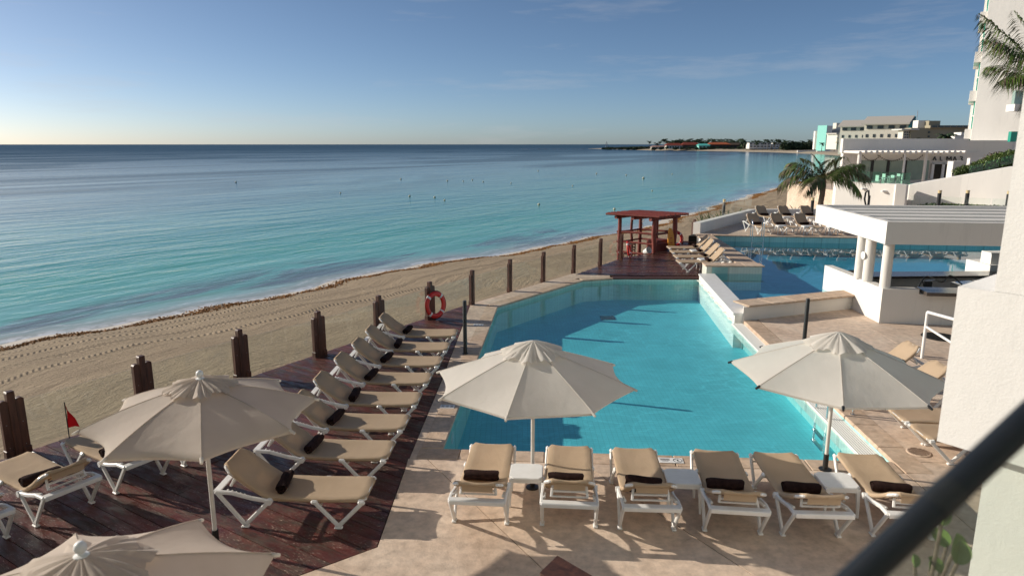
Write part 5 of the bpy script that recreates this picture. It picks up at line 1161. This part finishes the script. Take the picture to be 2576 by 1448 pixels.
for k in range(20):
    x = 2163 + 14 * k; a = atY(x, 383, RY - 2.4); m_ = MB(); m_.tube([(a.x, RY - 2.45, a.z + random.uniform(-.03, .03)), (a.x, RY, a.z)], .11, 10); m_.build('pergola_log', MT['plaster_far'], pg, 50)
for (x0, x1, y1, nm) in ((2158, 2167, 445, 'stone_post'), (2274, 2279, 455, 'metal_post'), (2326, 2333, 452, 'stone_post')):
    a = atY((x0 + x1) / 2, 388, RY - 1.9); r = (x1 - x0) / 2 / 1717 * (RY - 1.9); m_ = MB(); m_.tube([(a.x, a.y, 1.2), (a.x, a.y, a.z)], r, 12); m_.build(nm, MT['plaster_far'] if nm == 'stone_post' else MT['white'], rest, 50)
dr = prect(2346, 413, 2400, 450, RY + .52, .06, 'door', basic('dark_door_glass', (.015, .017, .017), rough=.08), rest)
for x0, x1, y0, y1 in ((2345, 2346.4, 411, 450), (2371, 2372.4, 411, 450), (2398, 2399.4, 411, 450), (2345, 2399.4, 411, 412.4)): prect(x0, y0, x1, y1, RY + .42, .09, 'door_frame', 'white', dr)
prect(2320, 421, 2325, 426, RY + .54, .05, 'intercom', 'black', rest)
# lettering ALMAR, bars without cross strokes in the A
sgn = thing('restaurant_sign', 'black metal letters reading ALMAR on the white restaurant wall', 'sign', (0, 0, 0))
lp = lambda x, y: Vector((atY(x, y, RY + .5).x, RY + .5, atY(x, y, RY + .5).z))
LET = {'A': [((0, 1), (.45, 0)), ((.45, 0), (.9, 1))], 'L': [((.1, 0), (.1, 1)), ((.1, 1), (.75, 1))], 'M': [((.05, 1), (.05, 0)), ((.05, 0), (.5, .8)), ((.5, .8), (.95, 0)), ((.95, 0), (.95, 1))], 'R': [((.05, 0), (.6, 0)), ((.6, 0), (.75, .25)), ((.75, .25), (.6, .5)), ((.6, .5), (.25, .5)), ((.4, .5), (.8, 1))]}
xx = 2347
for c_ in 'ALMAR':
    m_ = MB()
    for (p, q) in LET[c_]: w_ = 12 if c_ == 'M' else 8; m_.beam(lp(xx + p[0] * w_, 394 + p[1] * 9.5), lp(xx + q[0] * w_, 394 + q[1] * 9.5), .06, .06, up=(0, 1, 0))
    m_.build('letter', MT['black'], sgn); xx += 16.9
def garland(label, x0, x1, y0, dip, n):
    o = thing('string_lights', label, 'string lights', (0, 0, 0), 0, 'string lights under the pergola'); pts = []
    for i in range(n + 1):
        t = i / n; P = atY(x0 + (x1 - x0) * t, y0 + dip * 4 * t * (1 - t), RY - 1.2); pts.append(P)
    m_ = MB(); m_.tube(pts, .012, 4); m_.build('cable', MT['black'], o)
    m_ = None; BUL = bpy.data.meshes.get('bulb')
    if BUL is None: b_ = MB(); b_.lathe([(.0, -.10), (.03, -.09), (.04, -.05), (.02, 0)], 6); BUL = b_.mesh('bulb'); BUL.materials.append(basic('dark_bulb', (.10, .09, .07), rough=.2))
    for P in pts[1:-1:2]: link('bulb', BUL, o, P)
garland('string of bulbs under the pergola, left swag', 2168, 2215, 388, 15, 24); garland('string of bulbs under the pergola, second swag', 2206, 2280, 388, 16, 30); garland('string of bulbs under the pergola, right swag', 2270, 2322, 388, 14, 26)
# terrace floor, glass balustrade, tables
tfz = 1.55; a, b = atY(2104, 455, 46.4), atY(2300, 455, 46.4)
tag(MB().prism([(a.x, 46.35), (b.x, 43.4), (atY(2560, 420, 44).x + 3, 43.0), (60, 43.2), (60, 54.5), (a.x, 54.5)], -.8, tfz).build('restaurant_terrace', MT['stone']), kind='structure')
for k in range(4):
    x0, x1 = 2150 + 38 * k, 2186 + 38 * k; Y0 = 46.0 - .6 * k; a, b = atY(x0, 452 + 1.6 * k, Y0), atY(x1, 453 + 1.6 * k, Y0 - .6)
    if k >= 4: a, b = atY(x0 + 2, 449, 44.5), atY(2342, 440, 44.2)
    tag(MB().beam((a.x, a.y + .5, a.z + .12), (b.x, b.y + .5, b.z + .12), .014, .85).build('glass_panel', MT['gl_green']), f'green glass balustrade panel of the restaurant terrace, {ORD[k]} from the left', 'glass panel', 'glass balustrade of the restaurant')
def cafe_set(x, y, Y_, lb, i):
    P = atY(x, y, Y_)
    t = thing('cafe_table', f'white square table on the restaurant terrace, {lb}', 'table', (P.x, Y_, tfz)); MB().box((0, 0, .74), (.8, .8, .04), .008).build('table_top', MT['plastic'], t)
    for sx in (-1, 1):
        for sy in (-1, 1): MB().box((.35 * sx, .35 * sy, .36), (.05, .05, .72)).build('leg', MT['plastic'], t)
    for s_, w in ((-1, 'left'), (1, 'right')):
        c = thing('cafe_chair', f'white chair on the {w} side of the {lb} restaurant table', 'chair', (P.x + s_ * .75, Y_ + .1, tfz), R(-90 * s_)); MB().box((0, 0, .45), (.45, .45, .05), .01).build('seat', MT['plastic'], c); MB().box((0, -.21, .72), (.45, .04, .42), .01).build('backrest', MT['plastic'], c)
        for sx in (-1, 1):
            for sy in (-1, 1): MB().box((.19 * sx, .19 * sy, .21), (.04, .04, .42)).build('leg', MT['plastic'], c)
cafe_set(2227, 452, 48.5, 'nearer', 0); cafe_set(2243, 446, 50.8, 'farther', 1)
wblk = thing('white_wall_block', 'white block wall between the restaurant door and the hedge', 'wall', (0, 0, 0)); prect(2398, 406, 2425, 452, 46.0, .6, 'block', 'plaster', wblk); prect(2440, 398, 2560, 440, 47.5, .3, 'block', 'plaster_far', wblk)
# ================================================================== HOTEL TOWER
tw = thing('hotel_tower', 'tall white hotel tower with green windows at the right edge', 'building', (0, 0, 0))
TY = 57.0; xl = atY(2440, 360, TY).x; tl_ = Vector((.542, .840, 0)); to_ = Vector((-.840, .542, 0)); TR = Matrix.Rotation(R(-32.83), 3, 'Z'); F0 = Vector((xl, TY, 0))
MB().prism([(xl, TY), (xl + 11, TY - 10.5), (xl + 16, TY - 4), (xl + 4.4, TY + 7.2)], -1, 26).build('tower_body', MT['plaster_far'], tw)
def tbox(along, out, z, la, lo, h, name, mat, parent, bev=0): q = F0 + tl_ * along + to_ * out; m_ = MB(); m_.box((q.x, q.y, z), (lo, la, h), bev, TR); return m_.build(name, mat, parent)
GW = basic('green_window_glass', (.02, .30, .22), (.03, .40, .28), .08, 1)
ztop = CAM_H + .6
for k in range(7):
    z0 = CAM_H - 2.35 + 3.02 * k
    tbox(3.6, .18, z0 + 3.17, 6.4, .60, .80, 'balcony_ledge', MT['plaster_far'], tw, .01)
    wd = tbox(3.4, .02, z0 + 1.65, 5.2, .16, 2.25, 'window', GW, tw)
    tbox(3.4, .05, z0 + 1.60, 5.3, .16, .10, 'transom', MT['white'], wd); tbox(6.3, .12, z0 + 1.65, 1.2, .30, 2.25, 'mullion', MT['plaster_far'], wd)
w2 = prect(2544, 331, 2566, 357, TY - 4.6, .3, 'window', GW, tw)
w3 = prect(2555, 228, 2580, 262, TY - 5.0, .3, 'window', FROST, tw); prect(2553, 262, 2580, 280, TY - 5.6, .9, 'balcony', 'plaster_far', tw)

# ================================================================== UNSEEN HOTEL WING (added behind the camera to bounce sunlight forward)
hb = thing('bounce_hotel_wing', 'unseen white hotel wing added behind the viewpoint to bounce light', 'building', (0, 0, 0))
MB().box((8, -9.0, 11), (52, 6, 24)).build('wall', MT['plaster_far'], hb)
for fl in range(6):
    for k in range(9): MB().box((-15 + 5.4 * k, -5.98, 3.2 + 3.1 * fl), (2.2, .10, 1.7)).build('window', GW, hb)
    MB().box((8, -5.6, 1.6 + 3.1 * fl), (52, .8, .35)).build('balcony_slab', MT['plaster_far'], hb)
# ================================================================== FAR HOTELS
def win_row(parent, P, e, nrm, n, step, w, h, z, mat, name='window', me_cache={}):
    key = (round(w, 2), round(h, 2), mat.name)
    if key not in me_cache:
        m_ = MB(); m_.box((0, 0, 0), (w, .3, h)); me = m_.mesh('window'); me.materials.append(mat); me_cache[key] = me
    for k in range(n):
        q = P + e * (step * (k + .5)) + nrm * .05; link(name, me_cache[key], parent, (q.x, q.y, z), math.atan2(e.y, e.x))
DKW = basic('dark_windows', (.05, .06, .065), rough=.2); TEAL = basic('teal_paint', (.02, .20, .21), rough=.7); AQUA = basic('aqua_paint', (.30, .74, .64), rough=.7); ROOFW = basic('pale_roof', (.50, .46, .40), rough=.8); GREYP = basic('grey_paint', (.30, .31, .32), rough=.8); BEIGE = basic('olive_beige_paint', (.33, .29, .20), (.37, .33, .24), .8, .1); CREAM = basic('cream_paint', (.74, .69, .58), rough=.8)
def hotel(label, x0, x1, ytop, Y0, wid, depth, roof_rise, rows):
    o = thing('hotel', label, 'building', (0, 0, 0)); P = atY(x0, ytop, Y0); e = Vector((.78, -.626, 0)); nb = Vector((.626, .78, 0)); Q = P + e * wid
    f = [(P.x, P.y), (Q.x, Q.y), (Q.x + nb.x * depth, Q.y + nb.y * depth), (P.x + nb.x * depth, P.y + nb.y * depth)]
    MB().prism(f, -1, P.z).build('wall', CREAM, o)
    t = P - nb * 1.5 - e * 1.0; t2 = Q - nb * 1.5 + e * .6; m_ = MB(); th = .7
    a = [t, t2, t2 + nb * (depth * .75), t + nb * (depth * .75)]; zz = [P.z + 2.6, P.z + 2.6, P.z + 2.6 + roof_rise, P.z + 2.6 + roof_rise]
    m_.add([(q.x, q.y, z) for q, z in zip(a, zz)] + [(q.x, q.y, z + th) for q, z in zip(a, zz)], [(3, 2, 1, 0), (4, 5, 6, 7), (0, 1, 5, 4), (1, 2, 6, 5), (2, 3, 7, 6), (3, 0, 4, 7)]); m_.build('roof', ROOFW, o)
    MB().prism([(p[0] + nb.x * .6, p[1] + nb.y * .6) for p in f], P.z + .05, P.z + 3.0).build('top_storey', CREAM, o)
    T = Q + e * .05 - nb * .4; m_ = MB(); a = [T, T + e * .8, T + e * .8 + nb * (depth * .8), T + nb * (depth * .8)]; zz = [P.z + 2.7, P.z + 2.7, P.z + 2.7 + roof_rise, P.z + 2.7 + roof_rise]
    m_.add([(q.x, q.y, -1) for q in a] + [(q.x, q.y, z + .3) for q, z in zip(a, zz)], [(3, 2, 1, 0), (4, 5, 6, 7), (0, 1, 5, 4), (1, 2, 6, 5), (2, 3, 7, 6), (3, 0, 4, 7)]); m_.build('end_wall', TEAL, o)
    n = int(wid / 4.2)
    win_row(o, P + nb * .6 - nb * .15, e, -nb, n, wid / n, 2.6, 1.5, P.z + 1.5, DKW)
    for r in range(rows): win_row(o, P, e, -nb, int(wid / 3.0), wid / int(wid / 3.0), 1.0, 1.5, P.z - 2.5 - 3.2 * r, DKW)
    return o
hotel('white hotel wing with pale roof and teal end wall, left one of two', 2112, 2165, 332, 400, 14, 14, 3.4, 3)
hotel('white hotel wing with pale roof and teal end wall, right one of two', 2172, 2250, 328.5, 340, 19, 15, 3.6, 3)
bh = thing('hotel', 'olive beige hotel block behind the restaurant roof', 'building', (0, 0, 0))
prect(2292, 322, 2440, 352, 300, 5, 'wall', BEIGE, bh); prect(2272, 327, 2293, 352, 301, 4, 'side_wing', CREAM, bh); prect(2337, 304, 2363, 323, 303, 4, 'roof_block', BEIGE, bh); prect(2310, 303, 2337, 322, 306, 4, 'roof_block', 'plaster_far', bh)
pr2 = prect(2340, 315.5, 2440, 322.2, 298.5, 4, 'roof_parapet', BEIGE, bh)
for k in range(6): prect(2345 + 16 * k, 316.6, 2357 + 16 * k, 320.5, 298.2, .5, 'parapet_opening', DKW, pr2)
for x, y in ((2335, 331), (2334, 341.5)): prect(x, y, x + 4, y + 4, 299.7, .5, 'window', DKW, bh)
for r in range(3):
    for k in range(3): prect(2275 + 6 * k, 331 + 6.5 * r, 2278 + 6 * k, 334.5 + 6.5 * r, 300.7, .5, 'window', DKW, bh)
prect(2268, 324.5, 2312, 327, 299, 8, 'canopy_roof', 'plaster_far', bh); m_ = MB(); a = atY(2312, 303, 306); m_.tube([(a.x, 308, a.z), (a.x, 308, a.z + 4.2)], .12, 6); m_.build('mast', GREYP, bh)
wh = thing('hotel', 'small white building with stair shapes beside the hotel tower', 'building', (0, 0, 0)); prect(2402, 340, 2445, 352, 180, 2, 'wall', 'plaster_far', wh); prect(2418, 333, 2424, 341, 180, 3, 'chimney', 'plaster_far', wh); prect(2428, 336, 2436, 341, 181, 3, 'roof_block', 'plaster_far', wh)
th_ = thing('hotel', 'far hotel with an aqua tower end and grey wing at the bay', 'building', (0, 0, 0)); TYF = 560
ta, tb_, tcn = atY(2057, 316, TYF + 7), atY(2080, 316, TYF), atY(2094, 316, TYF + 5); MB().prism([(ta.x, ta.y), (tb_.x, tb_.y), (tb_.x + .6, tb_.y + .4), (ta.x + .6, ta.y + .4)], -2, ta.z).build('aqua_wall', AQUA, th_); MB().prism([(ta.x + .62, ta.y + .42), (tb_.x + .62, tb_.y + .42), (tcn.x, tcn.y), (ta.x + 10, ta.y + 14)], -2, ta.z - .3).build('white_side', MT['plaster_far'], th_); prect(2051, 330, 2057, 376, TYF + 9, 3, 'white_fin', 'plaster_far', th_)
gw_ = prect(2094.1, 327, 2150, 376, TYF + 6, 12, 'grey_wing', GREYP, th_); prect(2104, 309.5, 2116, 328, TYF + 8, 6, 'roof_block', CREAM, th_); prect(2116.1, 310, 2128, 328, TYF + 8.5, 6, 'roof_block', GREYP, th_)
for r in range(4):
    for k in range(8): prect(2097 + 4.2 * k, 335 + 6.3 * r, 2099.8 + 4.2 * k, 337.6 + 6.3 * r, TYF + 5.7, .4, 'window', DKW, gw_)
for k in range(4): prect(2073, 340 + 7 * k, 2075, 343 + 7 * k, TYF + 1.6, .6, 'window', DKW, th_)
cb_ = thing('hotel', 'cream building with projecting balconies left of the restaurant roof', 'building', (0, 0, 0)); prect(2106, 338, 2126, 376, 430, 14, 'wall', CREAM, cb_); prect(2104, 334.5, 2128, 338, 429, 14, 'roof', ROOFW, cb_)
for k in range(3): prect(2104, 346 + 8 * k, 2118, 349 + 8 * k, 427, 3, 'balcony', CREAM, cb_)
# ================================================================== HEADLAND
HS, HU = resample(HP, 90); ht_ = np.gradient(HS, axis=0); ht_ /= np.hypot(*ht_.T)[:, None]; hin = np.c_[-ht_[:, 1], ht_[:, 0]]
if hin[40, 1] < 0: hin = -hin
hv = np.array([-30, -6, 0, 4, 9, 16, 30, 60, 120, 300]); hz = SEA_Z + np.array([-2, -.4, 0, .45, .9, 1.3, 1.6, 1.8, 2.0, 2.2])
hv_s = np.linspace(.35, 1, 90)[:, None] ** 1.0
HXg = HS[:, 0][:, None] + (hin[:, 0][:, None] * .5 + .15) * hv[None]; HYg = HS[:, 1][:, None] + np.abs(hin[:, 1][:, None] * .5 + .5) * hv[None]
tipw = np.clip(np.linspace(0, 6, 90), .25, 1)[:, None]
HZg = SEA_Z + (hz[None] - SEA_Z) * tipw + .25 * fbm2(HXg * .2, HYg * .2, 11, 3) * (hv[None] > 2)
me = grid_mesh('headland', HXg, HYg, HZg); me.materials.append(basic('headland_sand', (.40, .33, .23), (.46, .38, .28), .95, .2)); tag(link('headland', me), kind='structure')
DKLEAF = basic('dark_foliage', (.012, .030, .012), (.035, .062, .022), .8, .4, rnd=.5); MT['dkleaf'] = DKLEAF
def far_palm_mesh(seedv):
    r_ = random.Random(seedv); m_ = MB()
    for k in range(15):
        a = 6.283 * k / 15 + r_.uniform(-.2, .2); el = r_.uniform(-.1, 1.0); L = r_.uniform(2.2, 3.2); pr = None; pts = []
        for i in range(5):
            t = i / 4; x = L * t * (1 - .15 * t); z = L * (t * el * .9 - .75 * t * t); w = .42 * math.sin(math.pi * (.15 + .8 * t)) + .05
            c = Vector((x * math.cos(a), x * math.sin(a), z)); sd = Vector((-math.sin(a), math.cos(a), 0)) * w; pts += [c - sd - Vector((0, 0, w * .6)), c, c + sd - Vector((0, 0, w * .6))]
        m_.add(pts, [q for i in range(4) for q in ((3 * i, 3 * i + 1, 3 * i + 4, 3 * i + 3), (3 * i + 1, 3 * i + 2, 3 * i + 5, 3 * i + 4))])
    me = m_.mesh('crown'); me.materials.append(DKLEAF); return me
FPM = [far_palm_mesh(k) for k in range(3)]; _t = MB(); _t.tube([(0, 0, -1), (.1, 0, -.5), (0, 0, 0)], [.28, .2, .16], 6); FTM = _t.mesh('trunk'); FTM.materials.append(MT['trunk'])
def far_palm(x, ytop, Y_, label, group, s_=1.0):
    P = atY(x, ytop, Y_); z0 = -.8; o = thing('palm_tree', label, 'palm', (P.x, Y_, z0), random.uniform(0, 6.28), group); hh = max(2.0, P.z - z0 - 1.2 * s_)
    c = link('crown', random.choice(FPM), o, (0, 0, hh)); c.scale = (s_, s_, s_); t = link('trunk', FTM, o, (0, 0, hh)); t.scale = (1, 1, hh)
SHM = [leaf_clump('shrub_leaves', 260, .75, (4.2, 3.2, 2.4), 30 + k, 'dkleaf', .7) for k in range(3)]
def far_shrub(x, ytop, Y_, label, group, s_=1.0):
    P = atY(x, ytop, Y_); o = thing('shrub', label, 'shrub', (P.x, Y_, P.z - 4.2 * s_), random.uniform(0, 6.28), group); c = link('crown', random.choice(SHM), o, (0, 0, 2.0 * s_)); c.scale = (s_ * 1.1, s_ * 1.1, s_)
gpp = 'dark palm among the trees on the far headland'; gps = 'dark green shrub on the far headland'
for x, y in ((1633, 353), (1652, 356.5), (1660, 355), (1688, 354), (1693, 352), (1700, 353), (1708, 351), (1716, 352.5), (1722, 353), (1731, 351.5), (1738, 353), (1746, 352), (1753, 351.5), (1772, 353), (1783, 353.5), (1795, 351.5), (1806, 354), (1832, 353), (1845, 352), (1856, 355), (1862, 355), (1888, 355.5), (1903, 356), (1921, 353), (1932, 351.5), (1948, 355), (1960, 353.5), (1972, 354.5), (1982, 352.5), (1991, 353), (2003, 354.5), (2012, 355), (2030, 357), (2042, 358)):
    far_palm(x + random.uniform(-2, 2), y + random.uniform(-1, 1.2), 790 if x < 1900 else 640, gpp, 'palms on the headland', random.uniform(1.1, 1.6) if x < 1900 else random.uniform(1.0, 1.35))
for k in range(60):
    x = 1668 + 205 * (k + random.random()) / 60; far_palm(x, random.uniform(346.5, 357.5), 815 + random.uniform(-12, 20), gpp, 'palms on the headland', random.uniform(1.2, 1.9))
for k in range(40): x = 1690 + 180 * (k + random.random()) / 40; far_shrub(x, random.uniform(358, 362), 835, gps, 'shrubs on the headland', random.uniform(1.3, 2.0))
for k in range(44): x = 1868 + 185 * (k + random.random()) / 44; far_shrub(x, random.uniform(358, 363), 720 if x < 1975 else 665, gps, 'shrubs on the headland', random.uniform(1.1, 1.7))
for k in range(22): x = 1975 + 78 * (k + random.random()) / 22; far_shrub(x, random.uniform(360, 367), 640, gps, 'shrubs on the headland', random.uniform(.9, 1.3))
for k in range(26): far_palm(1870 + 180 * (k + random.random()) / 26, random.uniform(348, 357), 700 if k < 15 else 655, gpp, 'palms on the headland', random.uniform(1.0, 1.5))
for k in range(20): far_shrub(1640 + 230 * (k + random.random()) / 20, random.uniform(369, 371.5), 760, 'low bush before the beach houses of the headland', 'low bushes before the beach houses', random.uniform(.45, .7))
for k in range(22): far_shrub(1518 + 5.6 * k, 371 - .12 * k + random.uniform(-.5, .5), 905 - 2 * k, 'low bush on the rocky point left of the headland', 'bushes on the rocky point', random.uniform(.55, .9))
for k, (x, y, Y_) in enumerate(((2068, 357, 535), (2100, 352, 530), (2112, 354, 430), (2118, 356, 420))): far_palm(x, y, Y_, f'palm before the aqua hotel, {ORD[k]} from the left', 'palms before the far hotels', 1.0)
for x, y in ((2376, 329), (2386, 331), (2325, 341), (2335, 343)): 
    P = atY(x, y, 140); o = thing('palm_tree', f'palm crown showing above the restaurant roof at {"the right" if x > 2350 else "the left"}{" , taller" if x in (2376, 2335) else ", lower"}'.replace(' ,', ','), 'palm', (P.x, 140, 0), random.uniform(0, 6)); c = link('crown', random.choice(FPM), o, (0, 0, P.z - 1.0)); c.scale = (.72,) * 3; t = link('trunk', FTM, o, (0, 0, P.z - 1.0)); t.scale = (.8, .8, P.z - 1)
REDR = basic('red_tile_roof', (.22, .035, .018), (.30, .06, .03), .8, .5); ORR = basic('orange_roof', (.45, .10, .03), (.50, .13, .05), .8, .5); THATCH = basic('dark_thatch', (.07, .045, .03), (.11, .075, .05), .95, 1)
def cottage(x0, x1, yb, ye, yr, Y_, wallm, roofm, label, nw_=4):
    o = thing('beach_house', label, 'building', (0, 0, 0)); a, b = atY(x0, yb + 2.4, Y_), atY(x1, ye, Y_); r = atY(x1, yr, Y_ + 4); D = 9
    MB().box(((a.x + b.x) / 2, Y_ + D / 2, (a.z + b.z) / 2), (b.x - a.x, D, b.z - a.z)).build('wall', wallm, o)
    xo = (b.x - a.x) * .04 + .6; zr_ = r.z; ins_ = (b.x - a.x) * .14
    m_ = MB(); m_.add([(a.x - xo, Y_ - 1.2, b.z), (b.x + xo, Y_ - 1.2, b.z), (b.x + xo, Y_ + D + 1, b.z), (a.x - xo, Y_ + D + 1, b.z), (a.x + ins_, Y_ + D / 2, zr_), (b.x - ins_, Y_ + D / 2, zr_)], [(0, 1, 5, 4), (1, 2, 5), (2, 3, 4, 5), (3, 0, 4), (3, 2, 1, 0)]); m_.build('roof', roofm, o)
    win_row(o, Vector((a.x, Y_, 0)), Vector((1, 0, 0)), Vector((0, -1, 0)), nw_, (b.x - a.x) / nw_, (b.x - a.x) / nw_ * .5, (b.z - a.z) * .55, (a.z + b.z) / 2, DKW)
cottage(1676, 1716, 372, 366, 360, 770, CREAM, REDR, 'dark red roofed beach house on the headland, left of the teal one', 6); cottage(1716, 1758, 372, 364.5, 358, 775, THATCH, REDR, 'dark red roofed long house on the headland behind the teal one', 6)
cottage(1757, 1785, 373, 366, 361.5, 765, AQUA, basic('teal_roof', (.10, .55, .48), rough=.8), 'teal beach pavilion on the headland', 3); cottage(1782, 1835, 371, 363.5, 358, 772, THATCH, ORR, 'orange roofed beach house on the headland', 6); cottage(1826, 1872, 372, 364.5, 359, 778, THATCH, THATCH, 'dark thatched beach house on the headland', 5)
cottage(1640, 1672, 373, 369.5, 366.5, 790, CREAM, basic('pink_roof', (.5, .30, .25), rough=.8), 'small pale pavilion at the left end of the headland', 4)
def arcade(x0, x1, y0, y1, Y_, n, label):
    o = thing('white_villa', label, 'building', (0, 0, 0)); w = prect(x0, y0, x1, y1 + 3, Y_, 10, 'wall', 'plaster_far', o)
    for r in range(2):
        for k in range(n): xw = x0 + (x1 - x0) * (k + .22) / n; prect(xw, y0 + 1.6 + (y1 - y0) * .5 * r, xw + (x1 - x0) / n * .56, y0 + (y1 - y0) * (.36 + .5 * r), Y_ - .3, .5, 'window', DKW, o)
arcade(1885, 1938, 359.5, 371.5, 690, 6, 'white arcaded villa on the headland, left one'); arcade(1944, 1974, 360, 371.5, 692, 4, 'white arcaded villa on the headland, right one')
sw_ = thing('sea_wall', 'low white wall along the far bay beach', 'wall', (0, 0, 0)); prect(2006, 378.5, 2055, 383.5, 560, 1.5, 'wall_body', 'plaster_far', sw_); prect(2055.1, 379.5, 2115, 383.5, 545, 1.5, 'wall_body', 'plaster_far', sw_)
lt = thing('beacon_tower', 'thin white beacon mast on the rocky point', 'tower', atY(1525, 372, 930)); m_ = MB()
for sx in (-1, 1):
    for sy in (-1, 1): m_.beam((sx * 1.3, sy * 1.3, -.5), (sx * .5, sy * .5, 6), .3, .3)
m_.box((0, 0, 6.2), (2.2, 2.2, .5)); m_.tube([(0, 0, 6), (0, 0, 8.6)], .3, 6)
for z in (1.5, 3, 4.5): m_.beam((-1.1, 0, z), (1.1, 0, z), .25, .25)
m_.build('mast', GREYP, lt)
rk = thing('reef_rock', 'low dark reef line in the sea left of the headland', 'rock', at(1400, 375.5, SEA_Z)); m_ = MB()
for k in range(14): m_.lathe([(0, .9), (3.5, .6), (6.5, 0), (7, -.5)][::-1], 7, (-50 + 9 * k + random.uniform(-3, 3), random.uniform(-6, 6), -.1 + random.uniform(-.2, .1)))
m_.build('rocks', MT['granite'], rk, 60)
# ================================================================== BUOYS
bm = MB(); bm.lathe([(0, -.16), (.12, -.12), (.17, 0), (.14, .12), (.05, .19), (.05, .24), (0, .25)], 12, cap=False); BUOY = bm.mesh('float_body', 50); BUOY.materials.append(basic('buoy_white', (.55, .52, .38), rough=.5))
bm = MB(); bm.lathe([(.172, -.03), (.178, 0), (.172, .03)], 12, cap=False); BBAND = bm.mesh('band', 50); BBAND.materials.append(basic('buoy_dark', (.08, .08, .05), rough=.6))
for i, (x, y, s_) in enumerate(((593, 459, 1.8), (1008, 451, 1.8), (1030, 494, 1.6), (1093, 497, 1.5), (1355, 515, 1.5), (1545, 527, 1.5), (856, 486, 1.2), (1125, 455, 1.6), (1165, 456, 1.4), (1188, 453, 1.4), (1215, 457.5, 1.4), (1118, 504, 1.2), (1353, 430, 1.8), (1285, 461, 1.2), (1440, 468, 1.2), (1618, 449, 2.6), (1640, 480, 1.2), (1500, 437, 1.8), (1575, 441, 1.6), (1690, 438, 1.5))):
    P = at(x, y, SEA_Z); o = thing('buoy', 'larger white buoy floating in the bay ahead of the palm' if i == 15 else 'small buoy floating in the swimming area', 'buoy', P, 0, None if i == 15 else 'small buoys on the sea'); s_ *= .6; k = link('float_body', BUOY, o); k.scale = (s_,) * 3; b_ = link('band', BBAND, o); b_.scale = (s_,) * 3
